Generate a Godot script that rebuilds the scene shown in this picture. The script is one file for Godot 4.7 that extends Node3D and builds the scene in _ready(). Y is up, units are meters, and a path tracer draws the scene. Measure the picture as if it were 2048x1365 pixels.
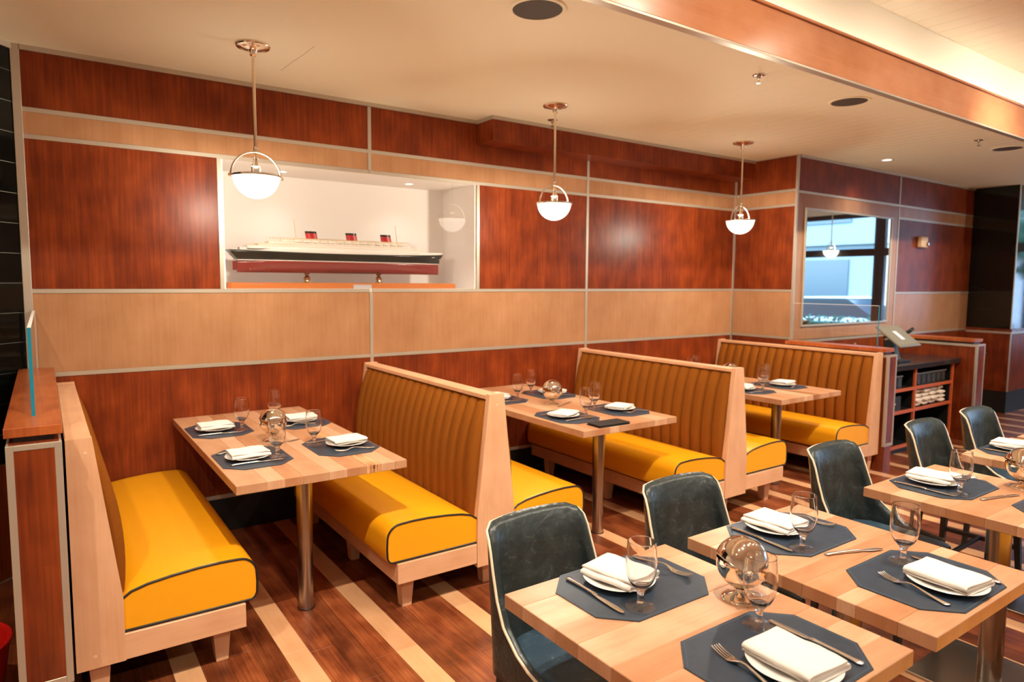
extends Node3D
# A restaurant corner: banquette booths under a panelled wall, a ship in a lit case, square tables in front.
# y up, metres. Panelled wall = plane z 0, x runs along it, z comes towards the room.

var M := {}
var mesh_cache := {}
var name_count := {}
var rng := RandomNumberGenerator.new()

const CEIL := 2.785
const RAISED := 3.35
const WARM := Color(1.0, 0.955, 0.87)

func _ready() -> void:
	rng.seed = 20240611
	view_and_light()
	make_materials()
	structure()
	booths()
	square_tables()
	lamps_and_fittings()
	display_case()
	station()
	outside()

# ---------------------------------------------------------------- camera, sky, exposure, large lights
func view_and_light() -> void:
	var cam := Camera3D.new()
	cam.name = "camera"
	var att := CameraAttributesPhysical.new()
	att.frustum_focal_length = 23.637
	att.frustum_focus_distance = 2.3
	att.frustum_near = 0.05
	att.frustum_far = 200.0
	att.exposure_aperture = 3.5
	att.exposure_shutter_speed = 100.0
	att.exposure_sensitivity = 100.0
	cam.attributes = att
	cam.keep_aspect = Camera3D.KEEP_HEIGHT
	cam.basis = Basis.from_euler(Vector3(-0.0879960885, -0.608948568, 0.00699697062))
	cam.position = Vector3(0, 1.58, 4.406)
	cam.current = true
	add_child(cam)

	var env := Environment.new()
	env.background_mode = Environment.BG_SKY
	var sky_mat := ProceduralSkyMaterial.new()
	sky_mat.sky_top_color = Color(0.42, 0.60, 0.82)
	sky_mat.sky_horizon_color = Color(0.80, 0.90, 0.96)
	sky_mat.ground_bottom_color = Color(0.30, 0.32, 0.33)
	sky_mat.ground_horizon_color = Color(0.62, 0.68, 0.70)
	sky_mat.sky_energy_multiplier = 3.2
	sky_mat.ground_energy_multiplier = 1.2
	var sky := Sky.new()
	sky.sky_material = sky_mat
	env.sky = sky
	env.tonemap_mode = Environment.TONE_MAPPER_LINEAR
	env.tonemap_exposure = 1.35
	env.sdfgi_enabled = true
	env.ssao_enabled = true
	env.ssil_enabled = true
	var sun := DirectionalLight3D.new()
	sun.name = "sun"
	sun.light_color = Color(1.0, 0.97, 0.92)
	sun.light_energy = 1.3
	sun.light_angular_distance = 0.6
	sun.shadow_enabled = true
	add_child(sun)
	sun.basis = Basis.looking_at(Vector3(0.62, -0.75, -0.25).normalized(), Vector3.UP)
	var we := WorldEnvironment.new()
	we.name = "world_environment"
	we.environment = env
	add_child(we)

# ---------------------------------------------------------------- naming and nodes
func numbered(called: String, parent: Node) -> String:
	var key := str(parent.get_instance_id()) + "/" + called
	var n: int = name_count.get(key, 0)
	name_count[key] = n + 1
	return called if n == 0 else "%s_%03d" % [called, n]

func tag(o: Node, label: String, category: String, group := "") -> Node:
	o.set_meta("label", label)
	o.set_meta("category", category)
	if group != "":
		o.set_meta("group", group)
	return o

func thing(called: String, label: String, category: String, at := Vector3.ZERO, turn := 0.0, group := "") -> Node3D:
	var o := Node3D.new()
	o.name = numbered(called, self)
	add_child(o)
	o.position = at
	o.rotation.y = turn
	tag(o, label, category, group)
	return o

func struct(called: String, label := "", at := Vector3.ZERO) -> Node3D:
	var o := Node3D.new()
	o.name = numbered(called, self)
	add_child(o)
	o.position = at
	o.set_meta("kind", "structure")
	if label != "":
		o.set_meta("label", label)
	return o

func put(parent: Node, called: String, mesh: Mesh, mat: Material, at := Vector3.ZERO, rot := Vector3.ZERO) -> MeshInstance3D:
	var o := MeshInstance3D.new()
	o.name = numbered(called, parent)
	o.mesh = mesh
	o.set_surface_override_material(0, mat)
	parent.add_child(o)
	o.position = at
	o.rotation = rot
	o.cast_shadow = GeometryInstance3D.SHADOW_CASTING_SETTING_ON
	return o

# a box given by its two corners, as a part
func bar(parent: Node, called: String, lo: Vector3, hi: Vector3, mat: Material, bevel := 0.0) -> MeshInstance3D:
	return put(parent, called, cbox(hi - lo, bevel), mat, (lo + hi) * 0.5)

# ---------------------------------------------------------------- mesh building
class MB:
	var v := PackedVector3Array()
	var g := PackedInt32Array()
	func tri(a: Vector3, b: Vector3, c: Vector3, grp := -1) -> void:
		v.append(a)
		v.append(b)
		v.append(c)
		g.append(grp)
	func quad(a: Vector3, b: Vector3, c: Vector3, d: Vector3, grp := -1) -> void:
		tri(a, b, c, grp)
		tri(a, c, d, grp)
	func tri_out(a: Vector3, b: Vector3, c: Vector3, out: Vector3, grp := -1) -> void:
		if (b - a).cross(c - a).dot(out) < 0.0:
			tri(a, c, b, grp)
		else:
			tri(a, b, c, grp)
	func quad_out(a: Vector3, b: Vector3, c: Vector3, d: Vector3, out: Vector3, grp := -1) -> void:
		if (b - a).cross(c - a).dot(out) < 0.0:
			quad(a, d, c, b, grp)
		else:
			quad(a, b, c, d, grp)
	func box(c: Vector3, s: Vector3) -> void:
		var h := s * 0.5
		for ax in 3:
			for sg in [-1.0, 1.0]:
				var n := Vector3.ZERO
				n[ax] = sg
				var u := Vector3.ZERO
				u[(ax + 1) % 3] = h[(ax + 1) % 3]
				var w := Vector3.ZERO
				w[(ax + 2) % 3] = h[(ax + 2) % 3]
				var f: Vector3 = c + n * h[ax]
				quad_out(f - u - w, f + u - w, f + u + w, f - u + w, n)
	# rows of equal length; wrap closes each row on itself
	func grid(rows: Array, wrap := false, grp := 0, grps := PackedInt32Array()) -> void:
		for i in rows.size() - 1:
			var a: PackedVector3Array = rows[i]
			var b: PackedVector3Array = rows[i + 1]
			var n := a.size()
			for j in (n if wrap else n - 1):
				var k := (j + 1) % n
				var gg := grp if grps.is_empty() else grps[i]
				quad(a[j], a[k], b[k], b[j], gg)
	func cap(ring: PackedVector3Array, flip: bool, grp := -1) -> void:
		var c := Vector3.ZERO
		for p in ring:
			c += p
		c /= ring.size()
		for j in ring.size():
			var k := (j + 1) % ring.size()
			if flip:
				tri(c, ring[k], ring[j], grp)
			else:
				tri(c, ring[j], ring[k], grp)
	func done() -> ArrayMesh:
		var c := Vector3.ZERO
		for p in v:
			c += p
		c /= maxi(1, v.size())
		var vol := 0.0
		for i in range(0, v.size(), 3):
			vol += (v[i] - c).dot((v[i + 1] - c).cross(v[i + 2] - c))
		var st := SurfaceTool.new()
		st.begin(Mesh.PRIMITIVE_TRIANGLES)
		for t in g.size():
			st.set_smooth_group(g[t] if g[t] >= 0 else -1)
			var i := t * 3
			st.add_vertex(v[i])
			if vol > 0.0:
				st.add_vertex(v[i + 2])
				st.add_vertex(v[i + 1])
			else:
				st.add_vertex(v[i + 1])
				st.add_vertex(v[i + 2])
		st.generate_normals()
		st.index()
		return st.commit()

func cbox(s: Vector3, b := 0.0) -> ArrayMesh:
	var key := "box %.4f %.4f %.4f %.4f" % [s.x, s.y, s.z, b]
	if mesh_cache.has(key):
		return mesh_cache[key]
	var mb := MB.new()
	b = minf(b, minf(s.x, minf(s.y, s.z)) * 0.45)
	if b <= 0.0:
		mb.box(Vector3.ZERO, s)
	else:
		var h := s * 0.5
		var q := h - Vector3(b, b, b)
		for ax in 3:
			var u := (ax + 1) % 3
			var w := (ax + 2) % 3
			for sg in [-1.0, 1.0]:
				var pts: Array[Vector3] = []
				for c in [[-1, -1], [1, -1], [1, 1], [-1, 1]]:
					var p := Vector3.ZERO
					p[ax] = sg * h[ax]
					p[u] = c[0] * q[u]
					p[w] = c[1] * q[w]
					pts.append(p)
				var n := Vector3.ZERO
				n[ax] = sg
				mb.quad_out(pts[0], pts[1], pts[2], pts[3], n)
			for su in [-1.0, 1.0]:
				for sw in [-1.0, 1.0]:
					var e: Array[Vector3] = []
					for c in [[-1, 0], [1, 0], [1, 1], [-1, 1]]:
						var p := Vector3.ZERO
						p[ax] = c[0] * q[ax]
						p[u] = su * (h[u] if c[1] == 0 else q[u])
						p[w] = sw * (q[w] if c[1] == 0 else h[w])
						e.append(p)
					var n := Vector3.ZERO
					n[u] = su
					n[w] = sw
					mb.quad_out(e[0], e[1], e[2], e[3], n)
		for sx in [-1.0, 1.0]:
			for sy in [-1.0, 1.0]:
				for sz in [-1.0, 1.0]:
					mb.tri_out(Vector3(sx * h.x, sy * q.y, sz * q.z), Vector3(sx * q.x, sy * h.y, sz * q.z), Vector3(sx * q.x, sy * q.y, sz * h.z), Vector3(sx, sy, sz))
	var m := mb.done()
	mesh_cache[key] = m
	return m

# profile of (radius, height); creases where it bends by more than 35 degrees
func lathe(prof: Array, segs := 32, cap_ends := true) -> ArrayMesh:
	var mb := MB.new()
	var rows := []
	for p in prof:
		var row := PackedVector3Array()
		for k in segs:
			var a := TAU * k / segs
			row.append(Vector3(cos(a) * p[0], p[1], sin(a) * p[0]))
		rows.append(row)
	var grps := PackedInt32Array()
	var gi := 0
	for i in prof.size() - 1:
		if i > 0:
			var d0 := Vector2(prof[i][0] - prof[i - 1][0], prof[i][1] - prof[i - 1][1])
			var d1 := Vector2(prof[i + 1][0] - prof[i][0], prof[i + 1][1] - prof[i][1])
			if absf(d0.angle_to(d1)) > 0.65:
				gi += 1
		grps.append(gi)
	mb.grid(rows, true, 0, grps)
	if cap_ends:
		if prof[0][0] > 0.0005:
			mb.cap(rows[0], true, 90)
		if prof[-1][0] > 0.0005:
			mb.cap(rows[-1], false, 91)
	return mb.done()

func tube(path: Array, r: float, segs := 8, closed := false, flat := 1.0) -> ArrayMesh:
	var mb := MB.new()
	tube_into(mb, path, r, segs, closed, flat)
	return mb.done()

func tube_into(mb: MB, path: Array, r: float, segs := 8, closed := false, flat := 1.0) -> void:
	var n := path.size()
	var rows := []
	var side := Vector3.ZERO
	for i in n:
		var a: Vector3 = path[(i - 1 + n) % n] if (closed or i > 0) else path[i]
		var b: Vector3 = path[(i + 1) % n] if (closed or i < n - 1) else path[i]
		var t := (b - a).normalized()
		if side == Vector3.ZERO:
			side = t.cross(Vector3.UP if absf(t.y) < 0.9 else Vector3.RIGHT).normalized()
		side = (side - t * side.dot(t)).normalized()
		var up := side.cross(t)
		var row := PackedVector3Array()
		for k in segs:
			var an := TAU * k / segs
			row.append(path[i] + side * cos(an) * r + up * sin(an) * r * flat)
		rows.append(row)
	if closed:
		rows.append(rows[0])
	mb.grid(rows, true, 0)
	if not closed:
		mb.cap(rows[0], true, 1)
		mb.cap(rows[-1], false, 2)

# polygon extruded along z (axis "z": points are x, y) or along y (axis "y": points are x, z)
func prism(poly: Array, a0: float, a1: float, axis := "z") -> ArrayMesh:
	var mb := MB.new()
	var pts := PackedVector2Array()
	for p in poly:
		pts.append(Vector2(p[0], p[1]))
	if Geometry2D.is_polygon_clockwise(pts):
		pts.reverse()
	var at := func(p: Vector2, a: float) -> Vector3:
		return Vector3(p.x, p.y, a) if axis == "z" else Vector3(p.x, a, -p.y)
	var idx := Geometry2D.triangulate_polygon(pts)
	var nz := Vector3(0, 0, 1) if axis == "z" else Vector3.UP
	for i in range(0, idx.size(), 3):
		mb.tri_out(at.call(pts[idx[i]], a1), at.call(pts[idx[i + 1]], a1), at.call(pts[idx[i + 2]], a1), nz)
		mb.tri_out(at.call(pts[idx[i]], a0), at.call(pts[idx[i + 1]], a0), at.call(pts[idx[i + 2]], a0), -nz)
	for i in pts.size():
		var p := pts[i]
		var q := pts[(i + 1) % pts.size()]
		var e := q - p
		var o2 := Vector2(e.y, -e.x)
		var out := Vector3(o2.x, o2.y, 0) if axis == "z" else Vector3(o2.x, 0, -o2.y)
		mb.quad_out(at.call(p, a0), at.call(q, a0), at.call(q, a1), at.call(p, a1), out)
	return mb.done()

# closed rings joined in order, ends capped
func loft(rows: Array, grp := 0) -> ArrayMesh:
	var mb := MB.new()
	mb.grid(rows, true, grp)
	mb.cap(rows[0], true)
	mb.cap(rows[-1], false)
	return mb.done()

func ellipse(c: Vector3, rx: float, ry: float, n := 10) -> PackedVector3Array:
	var row := PackedVector3Array()
	for k in n:
		var a := TAU * k / n
		row.append(c + Vector3(cos(a) * rx, sin(a) * ry, 0))
	return row

# ---------------------------------------------------------------- materials
func plain(c: Color, rough := 0.6, metal := 0.0, spec := 0.5) -> StandardMaterial3D:
	var m := StandardMaterial3D.new()
	m.albedo_color = c
	m.roughness = rough
	m.metallic = metal
	m.metallic_specular = spec
	return m

func rgb(r: int, g: int, b: int) -> Color:
	return Color(r / 255.0, g / 255.0, b / 255.0)

func noise_layer(sd: int, freq: float, w: int, h: int, tw: int, th: int, oct := 3) -> PackedByteArray:
	var n := FastNoiseLite.new()
	n.seed = sd
	n.noise_type = FastNoiseLite.TYPE_SIMPLEX_SMOOTH
	n.frequency = freq
	n.fractal_octaves = oct
	var im := n.get_seamless_image(w, h)
	im.convert(Image.FORMAT_L8)
	im.resize(tw, th, Image.INTERPOLATE_CUBIC)
	return im.get_data()

# grain runs along the picture's height
func wood_picture(sd: int, dark: Color, mid: Color, light: Color, fine := 0.35, broad := 0.4, figure := 0.25, gain := 1.5) -> ImageTexture:
	var s := 512
	var a := noise_layer(sd, 0.11, s, 28, s, s, 3)
	var b := noise_layer(sd + 1, 0.03, 256, 24, s, s, 3)
	var c := noise_layer(sd + 2, 0.05, 96, 96, s, s, 4)
	var d := PackedByteArray()
	d.resize(s * s * 3)
	var k := 0
	for i in s * s:
		var t := ((a[i] * fine + b[i] * broad + c[i] * figure) / 255.0 / (fine + broad + figure) - 0.5) * gain + 0.5
		t = clampf(t, 0.0, 1.0)
		var col := dark.lerp(mid, t * 2.0) if t < 0.5 else mid.lerp(light, t * 2.0 - 1.0)
		d[k] = col.r8
		d[k + 1] = col.g8
		d[k + 2] = col.b8
		k += 3
	return ImageTexture.create_from_image(Image.create_from_data(s, s, false, Image.FORMAT_RGB8, d))

func tri_mat(tex: Texture2D, scale: Vector3, rough: float, world := true, tint := Color.WHITE) -> StandardMaterial3D:
	var m := StandardMaterial3D.new()
	m.albedo_color = tint
	m.albedo_texture = tex
	m.uv1_triplanar = true
	m.uv1_world_triplanar = world
	m.uv1_triplanar_sharpness = 8.0
	m.uv1_scale = scale
	m.roughness = rough
	return m

func grain_normal(sd: int, freq: float, strength: float, cellular := false) -> NoiseTexture2D:
	var n := FastNoiseLite.new()
	n.seed = sd
	n.noise_type = FastNoiseLite.TYPE_CELLULAR if cellular else FastNoiseLite.TYPE_SIMPLEX_SMOOTH
	n.frequency = freq
	n.fractal_octaves = 2
	var t := NoiseTexture2D.new()
	t.width = 256
	t.height = 256
	t.seamless = true
	t.as_normal_map = true
	t.bump_strength = strength
	t.noise = n
	return t

func leather_picture(sd: int, base: Color, light: Color, crease: Color) -> ImageTexture:
	var s := 512
	var blot := noise_layer(sd, 0.03, 128, 128, s, s, 4)
	var fine := noise_layer(sd + 1, 0.16, 256, 256, s, s, 3)
	var n := FastNoiseLite.new()
	n.seed = sd + 2
	n.noise_type = FastNoiseLite.TYPE_SIMPLEX_SMOOTH
	n.frequency = 0.014
	n.fractal_octaves = 3
	n.fractal_type = FastNoiseLite.FRACTAL_RIDGED
	var im := n.get_seamless_image(s / 2, s)
	im.convert(Image.FORMAT_L8)
	im.resize(s, s, Image.INTERPOLATE_CUBIC)
	var rid := im.get_data()
	var d := PackedByteArray()
	d.resize(s * s * 3)
	var k := 0
	for i in s * s:
		var col := base.lerp(light, clampf((blot[i] / 255.0 - 0.35) * 1.3, 0.0, 1.0) * 0.7 + (fine[i] / 255.0 - 0.5) * 0.25)
		col = col.lerp(crease, clampf((rid[i] / 255.0 - 0.80) * 6.0, 0.0, 1.0) * clampf(blot[i] / 128.0 - 0.45, 0.0, 1.0))
		d[k] = col.r8
		d[k + 1] = col.g8
		d[k + 2] = col.b8
		k += 3
	return ImageTexture.create_from_image(Image.create_from_data(s, s, false, Image.FORMAT_RGB8, d))

func make_materials() -> void:
	var mah := wood_picture(11, rgb(92, 34, 15), rgb(121, 50, 20), rgb(147, 66, 27), 0.45, 0.30, 0.5, 1.5)
	var map := wood_picture(31, rgb(160, 112, 76), rgb(173, 125, 88), rgb(184, 136, 98), 0.4, 0.25, 0.6, 1.3)
	var flo := wood_picture(51, rgb(84, 36, 18), rgb(128, 64, 34), rgb(166, 94, 54), 0.45, 0.25, 0.6, 1.6)
	var but := wood_picture(71, rgb(178, 126, 90), rgb(194, 146, 110), rgb(206, 164, 130), 0.28, 0.3, 0.6, 1.1)
	# veneered panels: satin lacquer
	M.mahogany = tri_mat(mah, Vector3(0.9, 0.7, 0.9), 0.36)
	M.mahogany.metallic_specular = 0.30
	M.maple = tri_mat(map, Vector3(0.8, 0.7, 0.8), 0.30)
	M.maple.metallic_specular = 0.35
	M.mahogany_part = tri_mat(mah, Vector3(0.9, 0.7, 0.7), 0.25, false)
	var blond := wood_picture(33, rgb(204, 150, 111), rgb(215, 163, 124), rgb(224, 174, 136), 0.28, 0.2, 0.6, 1.1)
	M.maple_part = tri_mat(blond, Vector3(1.2, 0.8, 0.8), 0.40, false)
	M.fascia = tri_mat(blond, Vector3(1.0, 0.7, 1.0), 0.24, false, Color(0.86, 0.75, 0.68))
	M.floor_dark = []
	M.floor_light = []
	for k in 4:
		var t: float = [0.86, 0.94, 1.0, 1.05][k]
		M.floor_dark.append(tri_mat(flo, Vector3(1.4, 1.0, 0.8), 0.34, true, Color(t, t, t)))
	for k in 2:
		var t: float = [0.96, 1.04][k]
		M.floor_light.append(tri_mat(blond, Vector3(1.2, 1.0, 0.8), 0.34, true, Color(t, t * 0.99, t * 0.95)))
	M.stave = []
	for k in 5:
		var t: Color = [Color(0.97, 0.95, 0.93), Color(0.90, 0.84, 0.78), Color(1.06, 1.07, 1.10), Color(0.94, 0.87, 0.81), Color(0.82, 0.72, 0.62)][k]
		var set := []
		for j in 3:
			var sm := tri_mat(but, Vector3(1.6, 1.2, 0.9), 0.36, false, t)
			sm.uv1_offset = Vector3(0.37 * k + 0.21 * j, 0.13 * j, 0.29 * k + 0.43 * j)
			set.append(sm)
		M.stave.append(set)
	var sp := wood_picture(91, rgb(92, 52, 30), rgb(196, 138, 92), rgb(226, 178, 130), 0.6, 0.5, 0.3, 2.8)
	M.spalted = tri_mat(sp, Vector3(1.6, 1.2, 0.9), 0.36, false)
	M.metal_trim = plain(rgb(190, 178, 160), 0.42, 0.55)
	M.nickel = plain(Color(0.94, 0.91, 0.86), 0.06, 1.0)
	M.lamp_nickel = plain(Color(0.95, 0.91, 0.84), 0.17, 1.0)
	M.steel = plain(Color(0.70, 0.67, 0.63), 0.27, 1.0)
	M.cutlery = plain(Color(0.93, 0.92, 0.90), 0.18, 1.0)
	M.chrome = plain(Color(0.92, 0.91, 0.90), 0.05, 1.0)
	M.ceiling = plain(rgb(243, 238, 210), 0.75)
	M.raised = plain(rgb(248, 240, 222), 0.75)
	M.plaster = plain(rgb(236, 224, 204), 0.85)
	M.case_white = plain(rgb(240, 234, 228), 0.65)
	M.black = plain(rgb(22, 22, 22), 0.45)
	M.black_base = plain(rgb(16, 16, 15), 0.55)
	M.black_gloss = plain(rgb(14, 15, 14), 0.12)
	M.tile_black = plain(rgb(9, 13, 11), 0.05, 0.0, 0.35)
	M.grout = plain(rgb(150, 146, 130), 0.8)
	M.stone = plain(rgb(17, 18, 16), 0.07)
	M.vein = plain(rgb(58, 56, 50), 0.25)
	M.counter = plain(rgb(38, 38, 42), 0.18)
	# upholstery
	M.vinyl = plain(rgb(236, 160, 18), 0.36)
	M.vinyl.normal_enabled = true
	M.vinyl.normal_texture = grain_normal(5, 0.12, 3.0)
	M.vinyl.normal_scale = 0.12
	M.vinyl.uv1_triplanar = true
	M.vinyl.uv1_scale = Vector3(9, 9, 9)
	M.fabric = plain(rgb(138, 78, 26), 1.0, 0.0, 0.08)
	M.fabric.normal_enabled = true
	M.fabric.normal_texture = grain_normal(6, 0.22, 6.0, true)
	M.fabric.normal_scale = 0.9
	M.fabric.uv1_triplanar = true
	M.fabric.uv1_scale = Vector3(7, 7, 7)
	M.fabric.rim_enabled = true
	M.fabric.rim = 0.12
	M.fabric.rim_tint = 0.8
	M.piping = plain(rgb(24, 26, 30), 0.4)
	M.cream_piping = plain(rgb(236, 214, 184), 0.45)
	M.leather = tri_mat(leather_picture(41, rgb(39, 47, 48), rgb(64, 73, 73), rgb(86, 95, 93)), Vector3(2.6, 2.6, 2.6), 0.32, false)
	M.leather.normal_enabled = true
	M.leather.normal_texture = grain_normal(8, 0.05, 4.0)
	M.leather.normal_scale = 0.18
	M.leather_seat = tri_mat(leather_picture(43, rgb(44, 64, 80), rgb(74, 96, 112), rgb(118, 132, 138)), Vector3(2.6, 2.6, 2.6), 0.40, false)
	M.mat_leather = tri_mat(leather_picture(47, rgb(36, 48, 62), rgb(50, 64, 82), rgb(54, 68, 86)), Vector3(4, 4, 4), 0.42, false)
	M.stitch = plain(rgb(84, 98, 112), 0.7)
	M.china = plain(rgb(228, 223, 217), 0.16)
	M.linen = plain(rgb(226, 219, 211), 0.9, 0.0, 0.2)
	M.towel = plain(rgb(238, 222, 206), 0.95, 0.0, 0.2)
	M.book = plain(rgb(24, 22, 22), 0.5)
	M.red_plastic = plain(rgb(196, 26, 22), 0.25)
	M.glass = StandardMaterial3D.new()
	M.glass.albedo_color = Color(1, 1, 1, 0.0)
	M.glass.transparency = BaseMaterial3D.TRANSPARENCY_ALPHA
	M.glass.roughness = 0.0
	M.solid_glass = StandardMaterial3D.new()
	M.solid_glass.albedo_color = Color(1, 1, 1, 0.0)
	M.solid_glass.transparency = BaseMaterial3D.TRANSPARENCY_ALPHA
	M.solid_glass.roughness = 0.0
	M.solid_glass.refraction_enabled = true
	M.solid_glass.refraction_scale = 0.05
	M.glass_edge = plain(rgb(24, 128, 152), 0.15)
	M.mirror = plain(Color(0.90, 0.93, 0.92), 0.02, 1.0)
	M.opal = plain(rgb(250, 246, 238), 0.25)
	M.opal.emission_enabled = true
	M.opal.emission = Color(1.0, 0.96, 0.90)
	M.opal.emission_energy_multiplier = 2.2
	M.opal_top = M.opal.duplicate()
	M.opal_top.emission_energy_multiplier = 6.0
	M.lens = plain(rgb(250, 244, 230), 0.4)
	M.lens.emission_enabled = true
	M.lens.emission = Color(1.0, 0.92, 0.80)
	M.lens.emission_energy_multiplier = 4.0
	M.grille = plain(rgb(72, 60, 46), 0.8)
	M.window_frame = plain(rgb(58, 30, 20), 0.35)
	M.dowel = plain(rgb(228, 184, 146), 0.5)
	var cherry := wood_picture(15, rgb(136, 62, 28), rgb(164, 82, 38), rgb(186, 102, 50), 0.4, 0.3, 0.5, 1.4)
	M.cap = tri_mat(cherry, Vector3(1.4, 1.0, 0.8), 0.28, false)

# ---------------------------------------------------------------- the room
const Y_BASE := 0.225
const Y_DADO := 1.058
const Y_MID := 1.512
const Y_UP2 := 2.322
const Y_UP1 := 2.460
const TRIM := 0.024
const X_SIDE := 5.85
const Z_ALC := 0.681
const ROOM_X0 := -3.0
const ROOM_X1 := 13.0
const ROOM_Z1 := 8.0

# wall panels in the plane z = zp, facing +z, spanning x0..x1 and y0..y1 between trims
func wall_panel(w: Node, x0: float, x1: float, y0: float, y1: float, zp: float, mat: Material) -> void:
	bar(w, "panel", Vector3(x0, y0, zp - 0.018), Vector3(x1, y1, zp), mat, 0.0015)

func h_trim(w: Node, x0: float, x1: float, y: float, zp: float) -> void:
	bar(w, "metal_strip", Vector3(x0, y - TRIM * 0.5, zp - 0.016), Vector3(x1, y + TRIM * 0.5, zp + 0.004), M.metal_trim, 0.001)

func v_trim(w: Node, x: float, y0: float, y1: float, zp: float) -> void:
	bar(w, "metal_strip", Vector3(x - TRIM * 0.5, y0, zp - 0.016), Vector3(x + TRIM * 0.5, y1, zp + 0.0045), M.metal_trim, 0.001)

func structure() -> void:
	floor_planks()
	var e := TRIM * 0.5
	# ---- back wall, with a hole for the display case
	var w := struct("wall_back", "wall of mahogany and maple panels divided by metal strips")
	bar(w, "backing", Vector3(ROOM_X0, 0, -0.62), Vector3(0.918, CEIL + 0.06, -0.019), M.plaster)
	bar(w, "backing", Vector3(2.737, 0, -0.62), Vector3(X_SIDE + 0.2, CEIL + 0.06, -0.019), M.plaster)
	bar(w, "backing", Vector3(0.918, 0, -0.62), Vector3(2.737, 1.495, -0.019), M.plaster)
	bar(w, "backing", Vector3(0.918, 2.345, -0.62), Vector3(2.737, CEIL + 0.06, -0.019), M.plaster)
	var xl := -0.045
	var cols := [[xl, 1.875 - e], [1.875 + e, 3.85 - e], [3.85 + e, X_SIDE]]
	for c in cols:
		wall_panel(w, c[0], c[1], Y_UP1 + e, CEIL - 0.026, 0, M.mahogany)
		wall_panel(w, c[0], c[1], Y_UP2 + e, Y_UP1 - e, 0, M.maple)
		wall_panel(w, c[0], c[1], Y_DADO + e, Y_MID - e, 0, M.maple)
		wall_panel(w, c[0], c[1], Y_BASE + e, Y_DADO - e, 0, M.mahogany)
		h_trim(w, c[0], c[1], Y_UP1, 0)
		h_trim(w, c[0], c[1], Y_UP2, 0)
		h_trim(w, c[0], c[1], Y_MID, 0)
		h_trim(w, c[0], c[1], Y_DADO, 0)
	wall_panel(w, xl, 0.906 - e, Y_MID + e, Y_UP2 - e, 0, M.mahogany)
	wall_panel(w, 2.749 + e, 3.85 - e, Y_MID + e, Y_UP2 - e, 0, M.mahogany)
	wall_panel(w, 3.85 + e, X_SIDE, Y_MID + e, Y_UP2 - e, 0, M.mahogany)
	v_trim(w, 0.906, Y_MID + e, Y_UP2 - e, 0)
	v_trim(w, 2.749, Y_MID + e, Y_UP2 - e, 0)
	v_trim(w, 1.875, Y_UP2 + e, CEIL - 0.026, 0)
	v_trim(w, 1.875, Y_BASE, Y_MID - e, 0)
	v_trim(w, 3.85, Y_BASE, CEIL - 0.18, 0)
	v_trim(w, X_SIDE - 0.012, Y_BASE, CEIL - 0.18, 0)
	bar(w, "corner_strip", Vector3(-0.085, 0, -0.018), Vector3(-0.045, CEIL, 0.008), M.metal_trim, 0.002)
	bar(w, "ceiling_strip", Vector3(xl, CEIL - 0.026, -0.016), Vector3(2.74, CEIL, 0.012), M.metal_trim, 0.001)
	h_trim(w, xl, X_SIDE, Y_BASE, 0)
	var bb := struct("baseboard_back", "black baseboard under the panelled wall")
	bar(bb, "board", Vector3(xl, 0, -0.018), Vector3(X_SIDE, Y_BASE - e, 0.004), M.black_base)
	# ---- boxed soffit along the top of the wall
	var s := struct("trim_1", "mahogany boxed soffit along the top of the panelled wall")
	bar(s, "soffit_face", Vector3(2.74, 2.605, 0.001), Vector3(X_SIDE - 0.001, CEIL - 0.026, 0.215), M.mahogany, 0.0015)
	bar(s, "ceiling_strip", Vector3(2.735, CEIL - 0.026, 0.013), Vector3(X_SIDE, CEIL, 0.22), M.metal_trim, 0.001)
	# ---- short return wall, facing the booths
	var r := struct("wall_side", "short return wall of panels beside the last booth")
	bar(r, "backing", Vector3(X_SIDE + 0.019, 0, -0.02), Vector3(X_SIDE + 0.2, CEIL + 0.06, Z_ALC - 0.02), M.plaster)
	var rows := [[Y_BASE + e, Y_DADO - e, M.mahogany], [Y_DADO + e, Y_MID - e, M.maple], [Y_MID + e, Y_UP2 - e, M.mahogany], [Y_UP2 + e, Y_UP1 - e, M.maple], [Y_UP1 + e, CEIL - 0.005, M.mahogany]]
	for q in rows:
		bar(r, "panel", Vector3(X_SIDE, q[0], 0.006), Vector3(X_SIDE + 0.018, q[1], Z_ALC - 0.02), q[2], 0.0015)
	for y in [Y_BASE, Y_DADO, Y_MID, Y_UP2, Y_UP1]:
		bar(r, "metal_strip", Vector3(X_SIDE - 0.004, y - e, 0.005), Vector3(X_SIDE + 0.016, y + e, Z_ALC - 0.02), M.metal_trim, 0.001)
	bar(r, "corner_strip", Vector3(X_SIDE - 0.005, 0, Z_ALC - 0.02), Vector3(X_SIDE + 0.018, CEIL, Z_ALC + 0.005), M.metal_trim, 0.002)
	# ---- alcove wall with the mirror
	var a := struct("wall_alcove", "alcove wall of maple and mahogany panels around the mirror")
	bar(a, "backing", Vector3(X_SIDE + 0.2, 0, Z_ALC - 0.16), Vector3(ROOM_X1, CEIL + 0.06, Z_ALC - 0.019), M.plaster)
	bar(a, "backing", Vector3(X_SIDE + 0.019, 0, Z_ALC - 0.021), Vector3(X_SIDE + 0.2, CEIL + 0.06, Z_ALC - 0.019), M.plaster)
	var za := Z_ALC
	wall_panel(a, 5.87, 7.79 - e, 2.445 + e, CEIL - 0.026, za, M.mahogany)
	wall_panel(a, 7.79 + e, 9.68, 2.445 + e, CEIL - 0.026, za, M.mahogany)
	wall_panel(a, 5.87, 7.79 - e, 1.03 + e, 2.445 - e, za, M.maple)
	wall_panel(a, 7.79 + e, 9.68, 2.31 + e, 2.445 - e, za, M.maple)
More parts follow.
